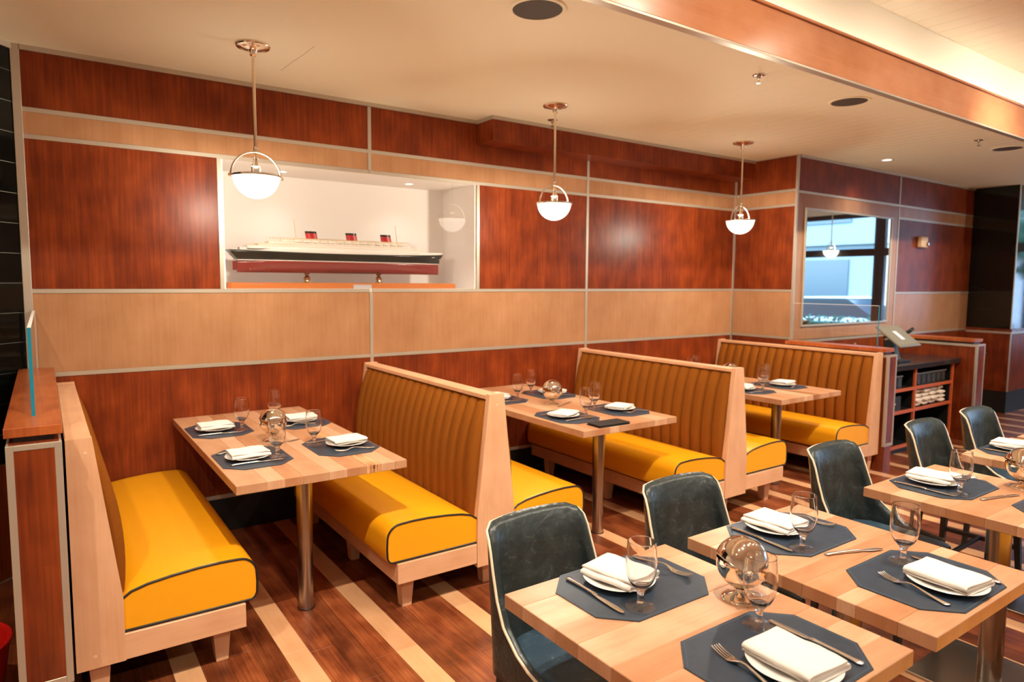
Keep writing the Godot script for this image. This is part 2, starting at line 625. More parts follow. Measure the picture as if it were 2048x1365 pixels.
	wall_panel(a, 7.79 + e, 9.68, 1.485 + e, 2.31 - e, za, M.mahogany)
	wall_panel(a, 7.79 + e, 9.68, 1.02 + e, 1.485 - e, za, M.maple)
	wall_panel(a, 5.87, 9.68, 0.10, 1.02 - e, za, M.mahogany)
	h_trim(a, 5.87, 9.68, 2.445, za)
	h_trim(a, 7.79 + e, 9.68, 2.31, za)
	h_trim(a, 7.79 + e, 9.68, 1.485, za)
	h_trim(a, 5.87, 9.68, 1.02, za)
	v_trim(a, 7.79, 1.03, CEIL - 0.026, za)
	bar(a, "ceiling_strip", Vector3(5.87, CEIL - 0.026, za - 0.016), Vector3(9.68, CEIL, za + 0.012), M.metal_trim, 0.001)
	# ---- black stone column on a mahogany base
	var c := struct("wall_column", "black veined stone column on a mahogany base")
	bar(c, "stone_facing", Vector3(9.68, 1.045, za - 0.05), Vector3(11.2, CEIL, 1.165), M.stone, 0.002)
	bar(c, "edge_strip", Vector3(9.676, 1.045, 1.163), Vector3(9.70, CEIL, 1.172), M.metal_trim, 0.001)
	bar(c, "base_cap", Vector3(9.665, 1.012, za - 0.05), Vector3(11.22, 1.045, 1.185), M.mahogany_part, 0.002)
	bar(c, "metal_strip", Vector3(9.672, 0.985, za - 0.05), Vector3(11.21, 1.012, 1.178), M.metal_trim, 0.001)
	bar(c, "base_panel", Vector3(9.675, 0.27, za - 0.05), Vector3(11.21, 0.985, 1.172), M.mahogany, 0.001)
	bar(c, "corner_strip", Vector3(9.672, 0.27, 1.168), Vector3(9.70, 0.985, 1.178), M.metal_trim, 0.001)
	bar(c, "plinth", Vector3(9.68, 0.0, za - 0.05), Vector3(11.20, 0.27, 1.168), M.black_base)
	for v in [[1.26, 0.90, 0.20, 0.05], [1.31, 0.74, 0.16, -0.03], [1.45, 1.02, 0.12, 0.04], [1.56, 0.80, 0.14, -0.05], [1.20, 1.04, 0.10, 0.03]]:
		var path := []
		for k in 6:
			var t := k / 5.0
			path.append(Vector3(9.6800, v[0] + v[3] * t + 0.008 * sin(t * 9.0), v[1] - v[2] * 0.5 + v[2] * t))
		put(c, "vein", tube(path, 0.0022, 4), M.vein)
	# ---- black tiled wall set at an angle beyond the low partition
	var t := struct("wall_left", "angled wall of glossy black tiles above mahogany")
	t.position = Vector3(-0.086, 0, 0.0)
	t.rotation.y = PI * 0.25
	# local +z faces the room, local -x runs away from the corner
	bar(t, "backing", Vector3(-4.1, 0, -0.14), Vector3(0.0, RAISED + 0.05, -0.012), M.plaster)
	bar(t, "grout_bed", Vector3(-1.55, 0.62, -0.012), Vector3(-0.002, CEIL - 0.02, -0.002), M.grout)
	var tile := cbox(Vector3(0.3085, 0.1525, 0.008), 0.001)
	for k in 5:
		for j in 14:
			put(t, "tile", tile, M.tile_black, Vector3(-0.155 - k * 0.312, 0.70 + j * 0.1555, -0.001))
	bar(t, "ceiling_strip", Vector3(-1.6, CEIL - 0.03, -0.012), Vector3(0.0, CEIL, 0.012), M.metal_trim)
	bar(t, "lower_panel", Vector3(-1.55, 0.02, -0.012), Vector3(-0.002, 0.62, 0.004), M.mahogany_part)
	# ---- the rest of the room, seen only in reflections
	var wl := struct("wall_far", "plain cream wall of the room")
	bar(wl, "plaster", Vector3(ROOM_X0 - 0.15, 0, 2.0), Vector3(ROOM_X0, RAISED + 0.06, ROOM_Z1), M.plaster)
	var wf := struct("wall_front", "plain cream wall behind the viewer")
	bar(wf, "plaster", Vector3(ROOM_X0 - 0.15, 0, ROOM_Z1), Vector3(ROOM_X1 + 0.15, RAISED + 0.06, ROOM_Z1 + 0.15), M.plaster)
	ceiling_parts()
	windows()

func floor_planks() -> void:
	var f := struct("floor", "floor of dark walnut planks striped with pale maple planks")
	bar(f, "subfloor", Vector3(ROOM_X0 - 0.15, -0.10, -0.62), Vector3(ROOM_X1 + 0.15, -0.008, ROOM_Z1 + 0.15), M.black_base)
	var pw := 0.10125
	var meshes := {}
	var rest_dark := MB.new()
	var rest_light := MB.new()
	var i0 := int(floor((ROOM_X0 - 0.7675) / pw))
	var i1 := int(ceil((ROOM_X1 - 0.7675) / pw))
	var count := 0
	for i in range(i0, i1):
		var x := 0.7675 + (i + 0.5) * pw
		var pale := posmod(i, 4) == 0
		var z := -rng.randf() * 1.0
		while z < ROOM_Z1:
			var z1 := minf(z + 1.22, ROOM_Z1)
			var lo := maxf(z, 0.0)
			if z1 > lo + 0.01:
				var c := Vector3(x, -0.004, (lo + z1) * 0.5)
				var near := x > -0.3 and x < 5.3 and z1 > 0.7 and lo < 3.5
				if near and x > 2.2:
					near = z1 > 1.0 and lo < 3.1
				if near and count < 298:
					count += 1
					var ln := snappedf(z1 - lo - 0.001, 0.0001)
					var mats: Array = M.floor_light if pale else M.floor_dark
					put(f, "pale_plank" if pale else "dark_plank", cbox(Vector3(pw - 0.0007, 0.008, ln), 0.0006), mats[rng.randi() % mats.size()], c)
				else:
					(rest_light if pale else rest_dark).box(c, Vector3(pw - 0.0007, 0.008, z1 - lo - 0.001))
			z += 1.22
	put(f, "dark_plank_field", rest_dark.done(), M.floor_dark[1]).set_meta("kind", "stuff")
	put(f, "pale_plank_field", rest_light.done(), M.floor_light[0]).set_meta("kind", "stuff")

func ceiling_parts() -> void:
	var c := struct("ceiling", "low tan ceiling over the booths, plain sheets then narrow boards")
	var zf := 2.150
	bar(c, "sheet", Vector3(ROOM_X0 - 0.15, CEIL, -0.62), Vector3(3.60, CEIL + 0.05, zf - 0.02), M.ceiling, 0.0008)
	put(c, "hairline_crack", tube([Vector3(1.185, CEIL, 0.36), Vector3(1.192, CEIL, 0.55), Vector3(1.203, CEIL, 0.70), Vector3(1.208, CEIL, 0.867)], 0.0009, 4), plain(rgb(120, 92, 60), 0.9))
	var bw := 0.125
	var mesh := cbox(Vector3(bw - 0.0006, 0.05, zf - 0.02 + 0.62), 0.0022)
	var n := int((ROOM_X1 + 0.15 - 3.60) / bw) + 1
	for i in n:
		put(c, "board", mesh, M.ceiling, Vector3(3.60 + (i + 0.5) * bw, CEIL + 0.025, (zf - 0.02 - 0.62) * 0.5))
	# wooden beam face between the low and the raised ceiling
	var b := struct("trim_2", "pale wooden beam along the step up to the raised ceiling")
	var L := ROOM_X1 - ROOM_X0
	put(b, "beam_board", cbox(Vector3(0.235, L, 0.03), 0.003), M.fascia, Vector3((ROOM_X0 + ROOM_X1) * 0.5, 2.9105, zf - 0.004), Vector3(0, 0, PI * 0.5))
	put(b, "beam_lip", cbox(Vector3(0.016, L, 0.045), 0.003), M.fascia, Vector3((ROOM_X0 + ROOM_X1) * 0.5, 3.036, zf + 0.003), Vector3(0, 0, PI * 0.5))
	bar(b, "metal_strip", Vector3(ROOM_X0, CEIL - 0.004, zf - 0.03), Vector3(ROOM_X1, CEIL + 0.008, zf + 0.014), M.metal_trim, 0.001)
	bar(b, "upper_wall", Vector3(ROOM_X0 - 0.15, CEIL + 0.05, zf - 0.17), Vector3(ROOM_X1 + 0.15, RAISED + 0.06, zf - 0.075), M.raised)
	bar(b, "beam_ledge", Vector3(ROOM_X0, 3.005, zf - 0.0745), Vector3(ROOM_X1, 3.02, zf - 0.02), M.raised)
	var r := struct("ceiling_raised", "bright cream raised ceiling of boards over the square tables")
	var rw := 0.165
	var rm := cbox(Vector3(rw - 0.002, 0.03, ROOM_Z1 - zf + 0.225), 0.004)
	for i in int((ROOM_X1 - ROOM_X0 + 0.3) / rw) + 1:
		put(r, "board", rm, M.raised, Vector3(ROOM_X0 - 0.15 + (i + 0.5) * rw, RAISED + 0.015, (zf - 0.075 + ROOM_Z1 + 0.15) * 0.5))
	bar(r, "deck_above", Vector3(ROOM_X0 - 0.15, RAISED + 0.03, zf - 0.12), Vector3(ROOM_X1 + 0.3, RAISED + 0.06, ROOM_Z1 + 0.15), M.plaster)

func windows() -> void:
	# the street side: big panes in dark frames, from the alcove end to the front wall
	var x0 := ROOM_X1
	var w := struct("wall_right", "street wall with a low sill under big windows")
	bar(w, "sill_wall", Vector3(x0, 0, 0.6), Vector3(x0 + 0.15, 0.62, ROOM_Z1), M.mahogany)
	bar(w, "sill", Vector3(x0 - 0.12, 0.62, 0.6), Vector3(x0 + 0.17, 0.66, ROOM_Z1), M.case_white, 0.004)
	bar(w, "lintel", Vector3(x0, 2.95, 0.6), Vector3(x0 + 0.15, RAISED + 0.06, ROOM_Z1), M.plaster)
	var zs := [0.62, 2.05, 3.52, 5.6, 7.9]
	for i in zs.size() - 1:
		var n := struct("window_%d" % (i + 1), "large street window in a dark wooden frame")
		var za: float = zs[i]
		var zb: float = zs[i + 1]
		bar(n, "frame_post", Vector3(x0 + 0.02, 0.66, za), Vector3(x0 + 0.13, 2.95, za + 0.10), M.window_frame, 0.003)
		bar(n, "frame_post", Vector3(x0 + 0.02, 0.66, zb - 0.10), Vector3(x0 + 0.13, 2.95, zb - 0.001), M.window_frame, 0.003)
		bar(n, "transom", Vector3(x0 + 0.02, 2.12, za + 0.10), Vector3(x0 + 0.13, 2.26, zb - 0.10), M.window_frame, 0.003)
		bar(n, "head", Vector3(x0 + 0.02, 2.86, za + 0.10), Vector3(x0 + 0.13, 2.95, zb - 0.10), M.window_frame, 0.003)
		bar(n, "pane", Vector3(x0 + 0.07, 0.66, za + 0.10), Vector3(x0 + 0.074, 2.12, zb - 0.10), M.glass)
		bar(n, "pane", Vector3(x0 + 0.07, 2.26, za + 0.10), Vector3(x0 + 0.074, 2.86, zb - 0.10), M.glass)

# ---------------------------------------------------------------- booths
func half_x(y: float) -> float:
	# front face of the upholstered back, measured from the bench's middle
	var s := clampf((0.985 - y) / 0.585, 0.0, 1.0)
	return 0.034 + 0.078 * s + 0.046 * pow(sin(PI * clampf(s * 0.92 + 0.04, 0.0, 1.0)), 0.75)

func channel_mesh() -> ArrayMesh:
	if mesh_cache.has("channel"):
		return mesh_cache.channel
	var w := 0.0912
	var rows := []
	for i in 11:
		var y := 0.983 - 0.59 * i / 10.0
		if i == 1:
			y = 0.965
		var row := PackedVector3Array()
		for j in 10:
			var t := j / 9.0 * 2.0 - 1.0
			var bulge := 0.030 * pow(maxf(0.0, 1.0 - pow(absf(t), 2.4)), 0.55)
			var top := clampf((0.983 - y) / 0.05, 0.0, 1.0)
			var dip := 1.0 if i > 0 else 0.15
			var drop := 0.016 * pow(absf(t), 3.0) if i == 0 else 0.010 * pow(absf(t), 3.0) if i == 1 else 0.0
			row.append(Vector3((half_x(y) - 0.024 + bulge * dip) * (0.75 + 0.25 * sqrt(top)), y - drop, t * (w * 0.5 - 0.0004)))
		rows.append(row)
	var mb := MB.new()
	mb.grid(rows, false, 0)
	# flat sides and back so that each flute is a closed cushion
	for i in rows.size() - 1:
		for e in [0, 9]:
			var p: Vector3 = rows[i][e]
			var q: Vector3 = rows[i + 1][e]
			var bp := Vector3(0.012, p.y, p.z)
			var bq := Vector3(0.012, q.y, q.z)
			if e == 0:
				mb.quad(p, q, bq, bp, 5)
			else:
				mb.quad(p, bp, bq, q, 6)
	for j in 9:
		var p: Vector3 = rows[0][j]
		var q: Vector3 = rows[0][j + 1]
		mb.quad(p, Vector3(0.012, p.y, p.z), Vector3(0.012, q.y, q.z), q, 7)
	mesh_cache.channel = mb.done()
	return mesh_cache.channel

func seat_section(inset: float) -> PackedVector2Array:
	var p := PackedVector2Array()
	p.append(Vector2(0.085, 0.262 + inset))
	p.append(Vector2(0.575, 0.262 + inset))
	p.append(Vector2(0.592 - inset, 0.270 + inset))
	p.append(Vector2(0.600 - inset, 0.290))
	p.append(Vector2(0.602 - inset, 0.335))
	p.append(Vector2(0.600 - inset, 0.378))
	for k in 7:
		var a := 0.12 + (PI * 0.5 - 0.12) * k / 6.0
		p.append(Vector2(0.530 + (0.070 - inset) * cos(a), 0.378 + (0.070 - inset) * sin(a)))
	p.append(Vector2(0.46, 0.451 - inset))
	p.append(Vector2(0.38, 0.449 - inset))
	p.append(Vector2(0.28, 0.441 - inset))
	p.append(Vector2(0.20, 0.430 - inset))
	p.append(Vector2(0.145, 0.415 - inset))
	p.append(Vector2(0.110, 0.390 - inset))
	p.append(Vector2(0.092, 0.350))
	return p

func seat_mesh() -> ArrayMesh:
	if mesh_cache.has("seat"):
		return mesh_cache.seat
	var rows := []
	for q in [[0.02, 0.012], [0.03, 0.003], [0.06, 0.0], [0.8, 0.0], [1.575, 0.0], [1.593, 0.002], [1.600, 0.006]]:
		var row := PackedVector3Array()
		for p in seat_section(q[1]):
			row.append(Vector3(p.x, p.y, q[0]))
		rows.append(row)
	var mb := MB.new()
	mb.grid(rows, true, 0)
	mb.cap(rows[0], true, 1)
	mb.cap(rows[-1], false, 2)
	mesh_cache.seat = mb.done()
	return mesh_cache.seat

func piping_mesh() -> ArrayMesh:
	if not mesh_cache.has("piping"):
		var path := []
		for p in seat_section(0.003):
			path.append(Vector3(p.x, p.y, 1.600))
		mesh_cache.piping = tube(path, 0.0048, 6, true)
	return mesh_cache.piping

func leg_mesh() -> ArrayMesh:
	if not mesh_cache.has("leg"):
		var rows := []
		for q in [[0.0, 0.022], [0.002, 0.0235], [0.156, 0.035]]:
			var s: float = q[1]
			rows.append(PackedVector3Array([Vector3(-s, q[0], -s), Vector3(s, q[0], -s), Vector3(s, q[0], s), Vector3(-s, q[0], s)]))
		mesh_cache.leg = loft(rows, -1)
	return mesh_cache.leg

func bench(x: float, label: String, sides: Array) -> void:
	var b := thing("booth_bench", label, "bench", Vector3(x, 0, 0), 0, "booth benches along the panelled wall")
	var dbl := sides.size() == 2
	var post: Array
	if dbl:
		post = [[-0.043, 1.014], [0.043, 1.014], [0.112, 0.40], [0.112, 0.135], [-0.112, 0.135], [-0.112, 0.40]]
	else:
		var s: float = sides[0]
		post = [[-0.038 * s, 1.014], [0.043 * s, 1.014], [0.118 * s, 0.40], [0.118 * s, 0.155], [-0.038 * s, 0.155]]
	var p1 := put(b, "end_post", prism(post, 1.578, 1.612), M.maple_part)
	for y in [0.96, 0.20]:
		put(p1, "dowel", lathe([[0.0065, 0.0], [0.0065, 0.0015], [0.005, 0.002]], 12), M.dowel, Vector3(0.0 if dbl else 0.02 * sides[0], y, 1.611), Vector3(PI * 0.5, 0, 0))
	put(b, "wall_post", prism(post, 0.005, 0.035), M.maple_part)
	var lo := -0.043 if dbl else minf(-0.038 * sides[0], 0.043 * sides[0])
	var hi := 0.043 if dbl else maxf(-0.038 * sides[0], 0.043 * sides[0])
	bar(b, "top_rail", Vector3(lo, 0.984, 0.036), Vector3(hi, 1.008, 1.577), M.maple_part, 0.003)
	bar(b, "back_frame", Vector3(lo, 0.17, 0.036), Vector3(hi, 0.399, 1.577), M.maple_part)
	for s in sides:
		var turn := 0.0 if s > 0 else PI
		for i in 17:
			var z := 0.036 + (i + 0.5) * (1.541 / 17.0)
			put(b, "back_channel", channel_mesh(), M.fabric, Vector3(0, 0, z), Vector3(0, turn, 0))
		bar(b, "back_cover", Vector3(minf(0.004 * s, 0.030 * s), 0.40, 0.037), Vector3(maxf(0.004 * s, 0.030 * s), 0.9835, 1.5765), M.fabric)
		# the seat is built for +x; mirrored by turning it about its own middle
		var st := put(b, "seat_cushion", seat_mesh() if s > 0 else mirrored("seat"), M.vinyl)
		put(st, "piping", piping_mesh() if s > 0 else mirrored("piping"), M.piping)
		var f := func(v: float) -> float:
			return v * s
		bar(b, "seat_deck", Vector3(minf(f.call(0.03), f.call(0.545)), 0.245, 0.03), Vector3(maxf(f.call(0.03), f.call(0.545)), 0.2615, 1.58), M.black)
		bar(b, "front_rail", Vector3(minf(f.call(0.525), f.call(0.55)), 0.156, 0.02), Vector3(maxf(f.call(0.525), f.call(0.55)), 0.2445, 1.586), M.maple_part, 0.002)
		put(b, "end_rail", cbox(Vector3(0.100, 0.436, 0.024), 0.002), M.maple_part, Vector3(f.call(0.332), 0.2065, 1.5985), Vector3(0, 0, PI * 0.5))
		for z in [1.51, 0.85, 0.16]:
			put(b, "leg", leg_mesh(), M.maple_part, Vector3(f.call(0.468), 0, z))
		if not dbl:
			for z in [1.55, 0.12]:
				put(b, "leg", leg_mesh(), M.maple_part, Vector3(f.call(0.035), 0, z))
	if dbl:
		for z in [1.50, 0.12]:
			put(b, "leg", leg_mesh(), M.maple_part, Vector3(0, 0, z))

func mirrored(key: String) -> ArrayMesh:
	var k2 := key + " mirrored"
	if mesh_cache.has(k2):
		return mesh_cache[k2]
	var src: ArrayMesh = mesh_cache[key]
	var arr := src.surface_get_arrays(0)
	var v: PackedVector3Array = arr[Mesh.ARRAY_VERTEX]
	var n: PackedVector3Array = arr[Mesh.ARRAY_NORMAL]
	var idx: PackedInt32Array = arr[Mesh.ARRAY_INDEX]
	for i in v.size():
		v[i].x = -v[i].x
		n[i].x = -n[i].x
	for i in range(0, idx.size(), 3):
		var t := idx[i + 1]
		idx[i + 1] = idx[i + 2]
		idx[i + 2] = t
	var out := []
	out.resize(Mesh.ARRAY_MAX)
	out[Mesh.ARRAY_VERTEX] = v
	out[Mesh.ARRAY_NORMAL] = n
	out[Mesh.ARRAY_INDEX] = idx
	var m := ArrayMesh.new()
	m.add_surface_from_arrays(Mesh.PRIMITIVE_TRIANGLES, out)
	mesh_cache[k2] = m
	return m

# staves along z between x0..x1; the widths are taken from a list
func staves(t: Node, x0: float, x1: float, z0: float, z1: float, widths: Array, tones: Array, along_x := false) -> void:
	var total := 0.0
	for w in widths:
		total += w
	var span := (x1 - x0) if not along_x else (z1 - z0)
	var k: float = span / total
	var at := x0 if not along_x else z0
	for i in widths.size():
		var w: float = widths[i] * k
		var mat: Material = M.spalted if tones[i] < 0 else M.stave[tones[i]][(i * 2 + widths.size()) % 3]
		if along_x:
			put(t, "stave", cbox(Vector3(w - 0.0002, 0.038, x1 - x0), 0.0016), mat, Vector3((x0 + x1) * 0.5, 0.731, at + w * 0.5), Vector3(0, PI * 0.5, 0))
		else:
			put(t, "stave", cbox(Vector3(w - 0.0002, 0.038, z1 - z0), 0.0016), mat, Vector3(at + w * 0.5, 0.731, (z0 + z1) * 0.5))
		at += w

func booths() -> void:
	bench(0.078, "single yellow booth bench against the low partition under the glass screen", [1.0])
	bench(1.858, "double-sided yellow booth bench directly below the right half of the ship case", [-1.0, 1.0])
	bench(3.812, "double-sided yellow booth bench between the middle and far booth tables", [-1.0, 1.0])
	bench(5.675, "single yellow booth bench backing onto the service station partition", [-1.0])
	var tops := [[0.604, 1.360, 1.605], [2.440, 3.205, 1.610], [4.300, 5.085, 1.615]]
	var said := ["maple butcher-block booth table below the ship case with four settings", "maple butcher-block booth table holding the black check folder", "maple butcher-block booth table near the till at the far end"]
	var ws := [[1.6, 1.0, 1.0, 1.5, 1.1, 1.2, 0.9, 0.9, 0.8], [1.0, 1.3, 0.9, 1.1, 1.5, 0.8, 1.2, 1.0], [1.2, 0.9, 1.1, 1.3, 1.0, 1.4, 0.8, 1.1]]
	var tn := [[0, 2, 3, 0, 2, 3, -1, 2, 0], [0, 3, 2, 0, 3, 0, 2, 0], [0, 3, 0, 2, 4, 0, 3, 0]]
	for i in 3:
		var q: Array = tops[i]
		var t := thing("booth_table", said[i], "table", Vector3.ZERO, 0, "booth tables")
		staves(t, q[0], q[1], 0.004, q[2], ws[i], tn[i])
		var cx: float = (q[0] + q[1]) * 0.5
		var leg := put(t, "steel_leg", lathe([[0.038, 0.0], [0.038, 0.003], [0.0365, 0.02], [0.034, 0.10], [0.035, 0.25], [0.038, 0.45], [0.040, 0.711]], 28), M.steel, Vector3(cx, 0, 1.27 if i == 0 else 1.32))
		put(leg, "floor_ring", lathe([[0.041, 0.0], [0.041, 0.004], [0.038, 0.005]], 28), M.black)
		put(t, "mounting_plate", cbox(Vector3(0.22, 0.006, 0.22), 0.002), M.black, Vector3(cx, 0.709, 1.27 if i == 0 else 1.32))
		bar(t, "wall_cleat", Vector3(q[0] + 0.05, 0.66, 0.004), Vector3(q[1] - 0.05, 0.711, 0.04), M.maple_part)
	partitions()
	booth_settings()

func partition(x0: float, x1: float, z0: float, z1: float, top: float, label: String) -> void:
	var p := thing("low_partition", label, "partition")
	bar(p, "core", Vector3(x0 + 0.008, 0.10, z0), Vector3(x1 - 0.008, top - 0.05, z1 - 0.012), M.mahogany_part)
	bar(p, "toe_kick", Vector3(x0 + 0.012, 0, z0), Vector3(x1 - 0.012, 0.22, z1 - 0.008), M.mahogany_part)
	bar(p, "end_panel", Vector3(x0 + 0.02, 0.245, z1 - 0.012), Vector3(x1 - 0.02, top - 0.07, z1 - 0.002), M.mahogany_part)
	bar(p, "corner_post", Vector3(x0, 0.22, z1 - 0.022), Vector3(x0 + 0.021, top - 0.052, z1), M.metal_trim, 0.001)
	bar(p, "corner_post", Vector3(x1 - 0.021, 0.22, z1 - 0.022), Vector3(x1, top - 0.052, z1), M.metal_trim, 0.001)
	bar(p, "metal_strip", Vector3(x0 + 0.021, 0.22, z1 - 0.016), Vector3(x1 - 0.021, 0.245, z1), M.metal_trim, 0.001)
	bar(p, "metal_strip", Vector3(x0 + 0.021, top - 0.070, z1 - 0.016), Vector3(x1 - 0.021, top - 0.052, z1), M.metal_trim, 0.001)
	bar(p, "side_strip", Vector3(x0 + 0.001, top - 0.075, z0), Vector3(x0 + 0.012, top - 0.052, z1 - 0.023), M.metal_trim)
	bar(p, "side_strip", Vector3(x1 - 0.012, top - 0.075, z0), Vector3(x1 - 0.001, top - 0.052, z1 - 0.023), M.metal_trim)
	bar(p, "neck", Vector3(x0 + 0.02, top - 0.05, z0), Vector3(x1 - 0.02, top - 0.0325, z1 - 0.045), M.black)
	bar(p, "cap", Vector3(x0 - 0.004, top - 0.032, z0), Vector3(x1 + 0.004, top, z1 - 0.030), M.cap, 0.002)

func glass_screen(x: float, z0: float, z1: float, y0: float, y1: float, label: String) -> void:
	var g := thing("glass_screen", label, "glass screen", Vector3.ZERO, 0, "glass screens on the low partitions")
	bar(g, "pane", Vector3(x - 0.005, y0, z0), Vector3(x + 0.005, y1 - 0.003, z1 - 0.003), M.glass)
	bar(g, "front_edge", Vector3(x - 0.0055, y0, z1 - 0.003), Vector3(x + 0.0055, y1, z1), M.glass_edge)
	bar(g, "top_edge", Vector3(x - 0.0055, y1 - 0.003, z0), Vector3(x + 0.0055, y1, z1 - 0.003), M.case_white)
	bar(g, "wall_channel", Vector3(x - 0.009, y0, z0 - 0.001), Vector3(x + 0.009, y1, z0 + 0.012), M.metal_trim)

func partitions() -> void:
	partition(-0.120, 0.030, 0.013, 1.785, 1.100, "low mahogany partition with metal corners beside the single yellow bench")
	glass_screen(-0.045, 0.016, 1.550, 1.1005, 1.410, "clear glass screen with teal edge on the partition under the black tiles")
	partition(5.724, 5.866, 0.700, 1.655, 1.046, "low mahogany partition between the last booth and the service station")
	glass_screen(5.795, 0.716, 1.520, 1.0465, 1.400, "clear glass screen on the partition before the wall mirror")
	partition(7.600, 7.785, 0.690, 1.600, 1.040, "low mahogany partition closing the far side of the service station")
	# red bin on the floor beyond the first partition
	var b := thing("waste_bucket", "red plastic bucket on the floor beyond the first low partition", "bucket", Vector3(-0.345, 0, 1.42))
	put(b, "tub", lathe([[0.0, 0.006], [0.150, 0.006], [0.185, 0.275], [0.197, 0.28], [0.198, 0.27], [0.192, 0.262], [0.155, 0.0], [0.0, 0.0]], 36), M.red_plastic)
	put(b, "rim", tube(ring_path(0.196, 0.278, 32), 0.005, 6, true), M.red_plastic)

func ring_path(r: float, y: float, n: int) -> Array:
	var p := []
	for k in n:
		var a := TAU * k / n
		p.append(Vector3(cos(a) * r, y, sin(a) * r))
	return p

# ---------------------------------------------------------------- place settings
const MAT_W := 0.41
const MAT_D := 0.31

func mat_poly(inset: float) -> Array:
	var w := MAT_W * 0.5 - inset
	var d := MAT_D * 0.5 - inset
	var c := 0.075 - inset * 0.4
	return [[-w, -d + c], [-w + c, -d], [w - c, -d], [w, -d + c], [w, d - c], [w - c, d], [-w + c, d], [-w, d - c]]

func table_meshes() -> void:
	mesh_cache.mat = prism(mat_poly(0.0), 0.0, 0.003, "y")
	var sp := []
	for p in mat_poly(0.007):
		sp.append(Vector3(p[0], 0.0030, -p[1]))
	mesh_cache.stitch = tube(sp, 0.0007, 4, true)
	mesh_cache.plate = lathe([[0.0, 0.004], [0.052, 0.004], [0.060, 0.0055], [0.078, 0.011], [0.099, 0.0155], [0.1005, 0.0165], [0.0985, 0.0175], [0.078, 0.0135], [0.060, 0.008], [0.052, 0.0065], [0.0, 0.0065]], 48)
	mesh_cache.plate_foot = lathe([[0.046, 0.0], [0.050, 0.0], [0.052, 0.0045], [0.048, 0.0045]], 40, false)
	# goblet: solid foot and stem, thin blown bowl
	mesh_cache.goblet_foot = lathe([[0.0, 0.0], [0.0375, 0.0], [0.0387, 0.0012], [0.0375, 0.0026], [0.028, 0.0042], [0.0155, 0.0072], [0.0098, 0.0125]], 36, false)
	mesh_cache.goblet_stem = lathe([[0.0, 0.0105], [0.0094, 0.0125], [0.0082, 0.020], [0.0084, 0.034], [0.0105, 0.041], [0.0125, 0.046], [0.016, 0.0505], [0.0185, 0.0535], [0.012, 0.0538], [0.0, 0.0538]], 32)
	mesh_cache.goblet_bowl = lathe([[0.0, 0.0545], [0.0195, 0.0548], [0.0262, 0.0615], [0.0322, 0.072], [0.0368, 0.086], [0.0396, 0.102], [0.0402, 0.118], [0.0392, 0.136], [0.0374, 0.155], [0.03615, 0.1728], [0.0361, 0.1736], [0.0357, 0.1744], [0.0350, 0.1744], [0.0346, 0.1736], [0.03465, 0.1728], [0.0360, 0.155], [0.0378, 0.136], [0.0388, 0.118], [0.0382, 0.102], [0.0353, 0.086], [0.0304, 0.072], [0.0240, 0.0630], [0.0140, 0.0590], [0.0, 0.0580]], 48)
	mesh_cache.napkin = [napkin_mesh(0), napkin_mesh(1), napkin_mesh(2)]
	mesh_cache.knife_handle = knife_handle()
	mesh_cache.knife_blade = knife_blade()
	mesh_cache.fork_handle = fork_handle()
	mesh_cache.fork_head = fork_head()
	mesh_cache.butter_blade = butter_blade()

func sections(list: Array, n := 10) -> ArrayMesh:
	# [z, half width, half thickness, height]
	var rows := []
	for q in list:
		rows.append(ellipse(Vector3(0, q[3], q[0]), q[1], q[2], n))
	return loft(rows, 0)

func knife_handle() -> ArrayMesh:
	return sections([[0.117, 0.002, 0.001, 0.004], [0.115, 0.0075, 0.0028, 0.004], [0.108, 0.0098, 0.0034, 0.004], [0.098, 0.0078, 0.0036, 0.0042], [0.070, 0.0062, 0.0038, 0.0044], [0.030, 0.0052, 0.0040, 0.0046], [0.006, 0.0062, 0.0044, 0.0048], [0.002, 0.0074, 0.0046, 0.0048], [-0.002, 0.0060, 0.0042, 0.0048], [-0.006, 0.0070, 0.0036, 0.0046], [-0.010, 0.0062, 0.0024, 0.0042]])

func knife_blade() -> ArrayMesh:
	return sections([[-0.0095, 0.0055, 0.0013, 0.0042], [-0.02, 0.0085, 0.0012, 0.0040], [-0.05, 0.0096, 0.0011, 0.0036], [-0.085, 0.0098, 0.0010, 0.0032], [-0.104, 0.0085, 0.0010, 0.0030], [-0.113, 0.0058, 0.0009, 0.0028], [-0.117, 0.0015, 0.0006, 0.0028]], 8)

func butter_blade() -> ArrayMesh:
	return sections([[-0.0095, 0.0045, 0.0014, 0.0042], [-0.016, 0.0040, 0.0014, 0.0040], [-0.028, 0.0082, 0.0012, 0.0036], [-0.055, 0.0105, 0.0011, 0.0032], [-0.078, 0.0098, 0.0010, 0.0030], [-0.088, 0.0060, 0.0009, 0.0028], [-0.091, 0.0015, 0.0006, 0.0028]], 8)

func fork_handle() -> ArrayMesh:
	return sections([[0.100, 0.002, 0.001, 0.0042], [0.098, 0.0078, 0.0018, 0.0040], [0.090, 0.0105, 0.0022, 0.0036], [0.078, 0.0085, 0.0024, 0.0034], [0.050, 0.0056, 0.0026, 0.0058], [0.020, 0.0040, 0.0026, 0.0105], [-0.005, 0.0032, 0.0024, 0.0140], [-0.020, 0.0036, 0.0022, 0.0128], [-0.032, 0.0070, 0.0018, 0.0085], [-0.042, 0.0115, 0.0014, 0.0050], [-0.054, 0.0128, 0.0012, 0.0034]])

func fork_head() -> ArrayMesh:
	var mb := MB.new()
	for k in 4:
		var x := (k - 1.5) * 0.0068
		tube_into(mb, [Vector3(x, 0.0034, -0.050), Vector3(x, 0.0034, -0.062), Vector3(x * 1.0, 0.0046, -0.078), Vector3(x * 1.0, 0.0078, -0.092), Vector3(x, 0.0105, -0.100)], 0.0017, 6)
	return mb.done()

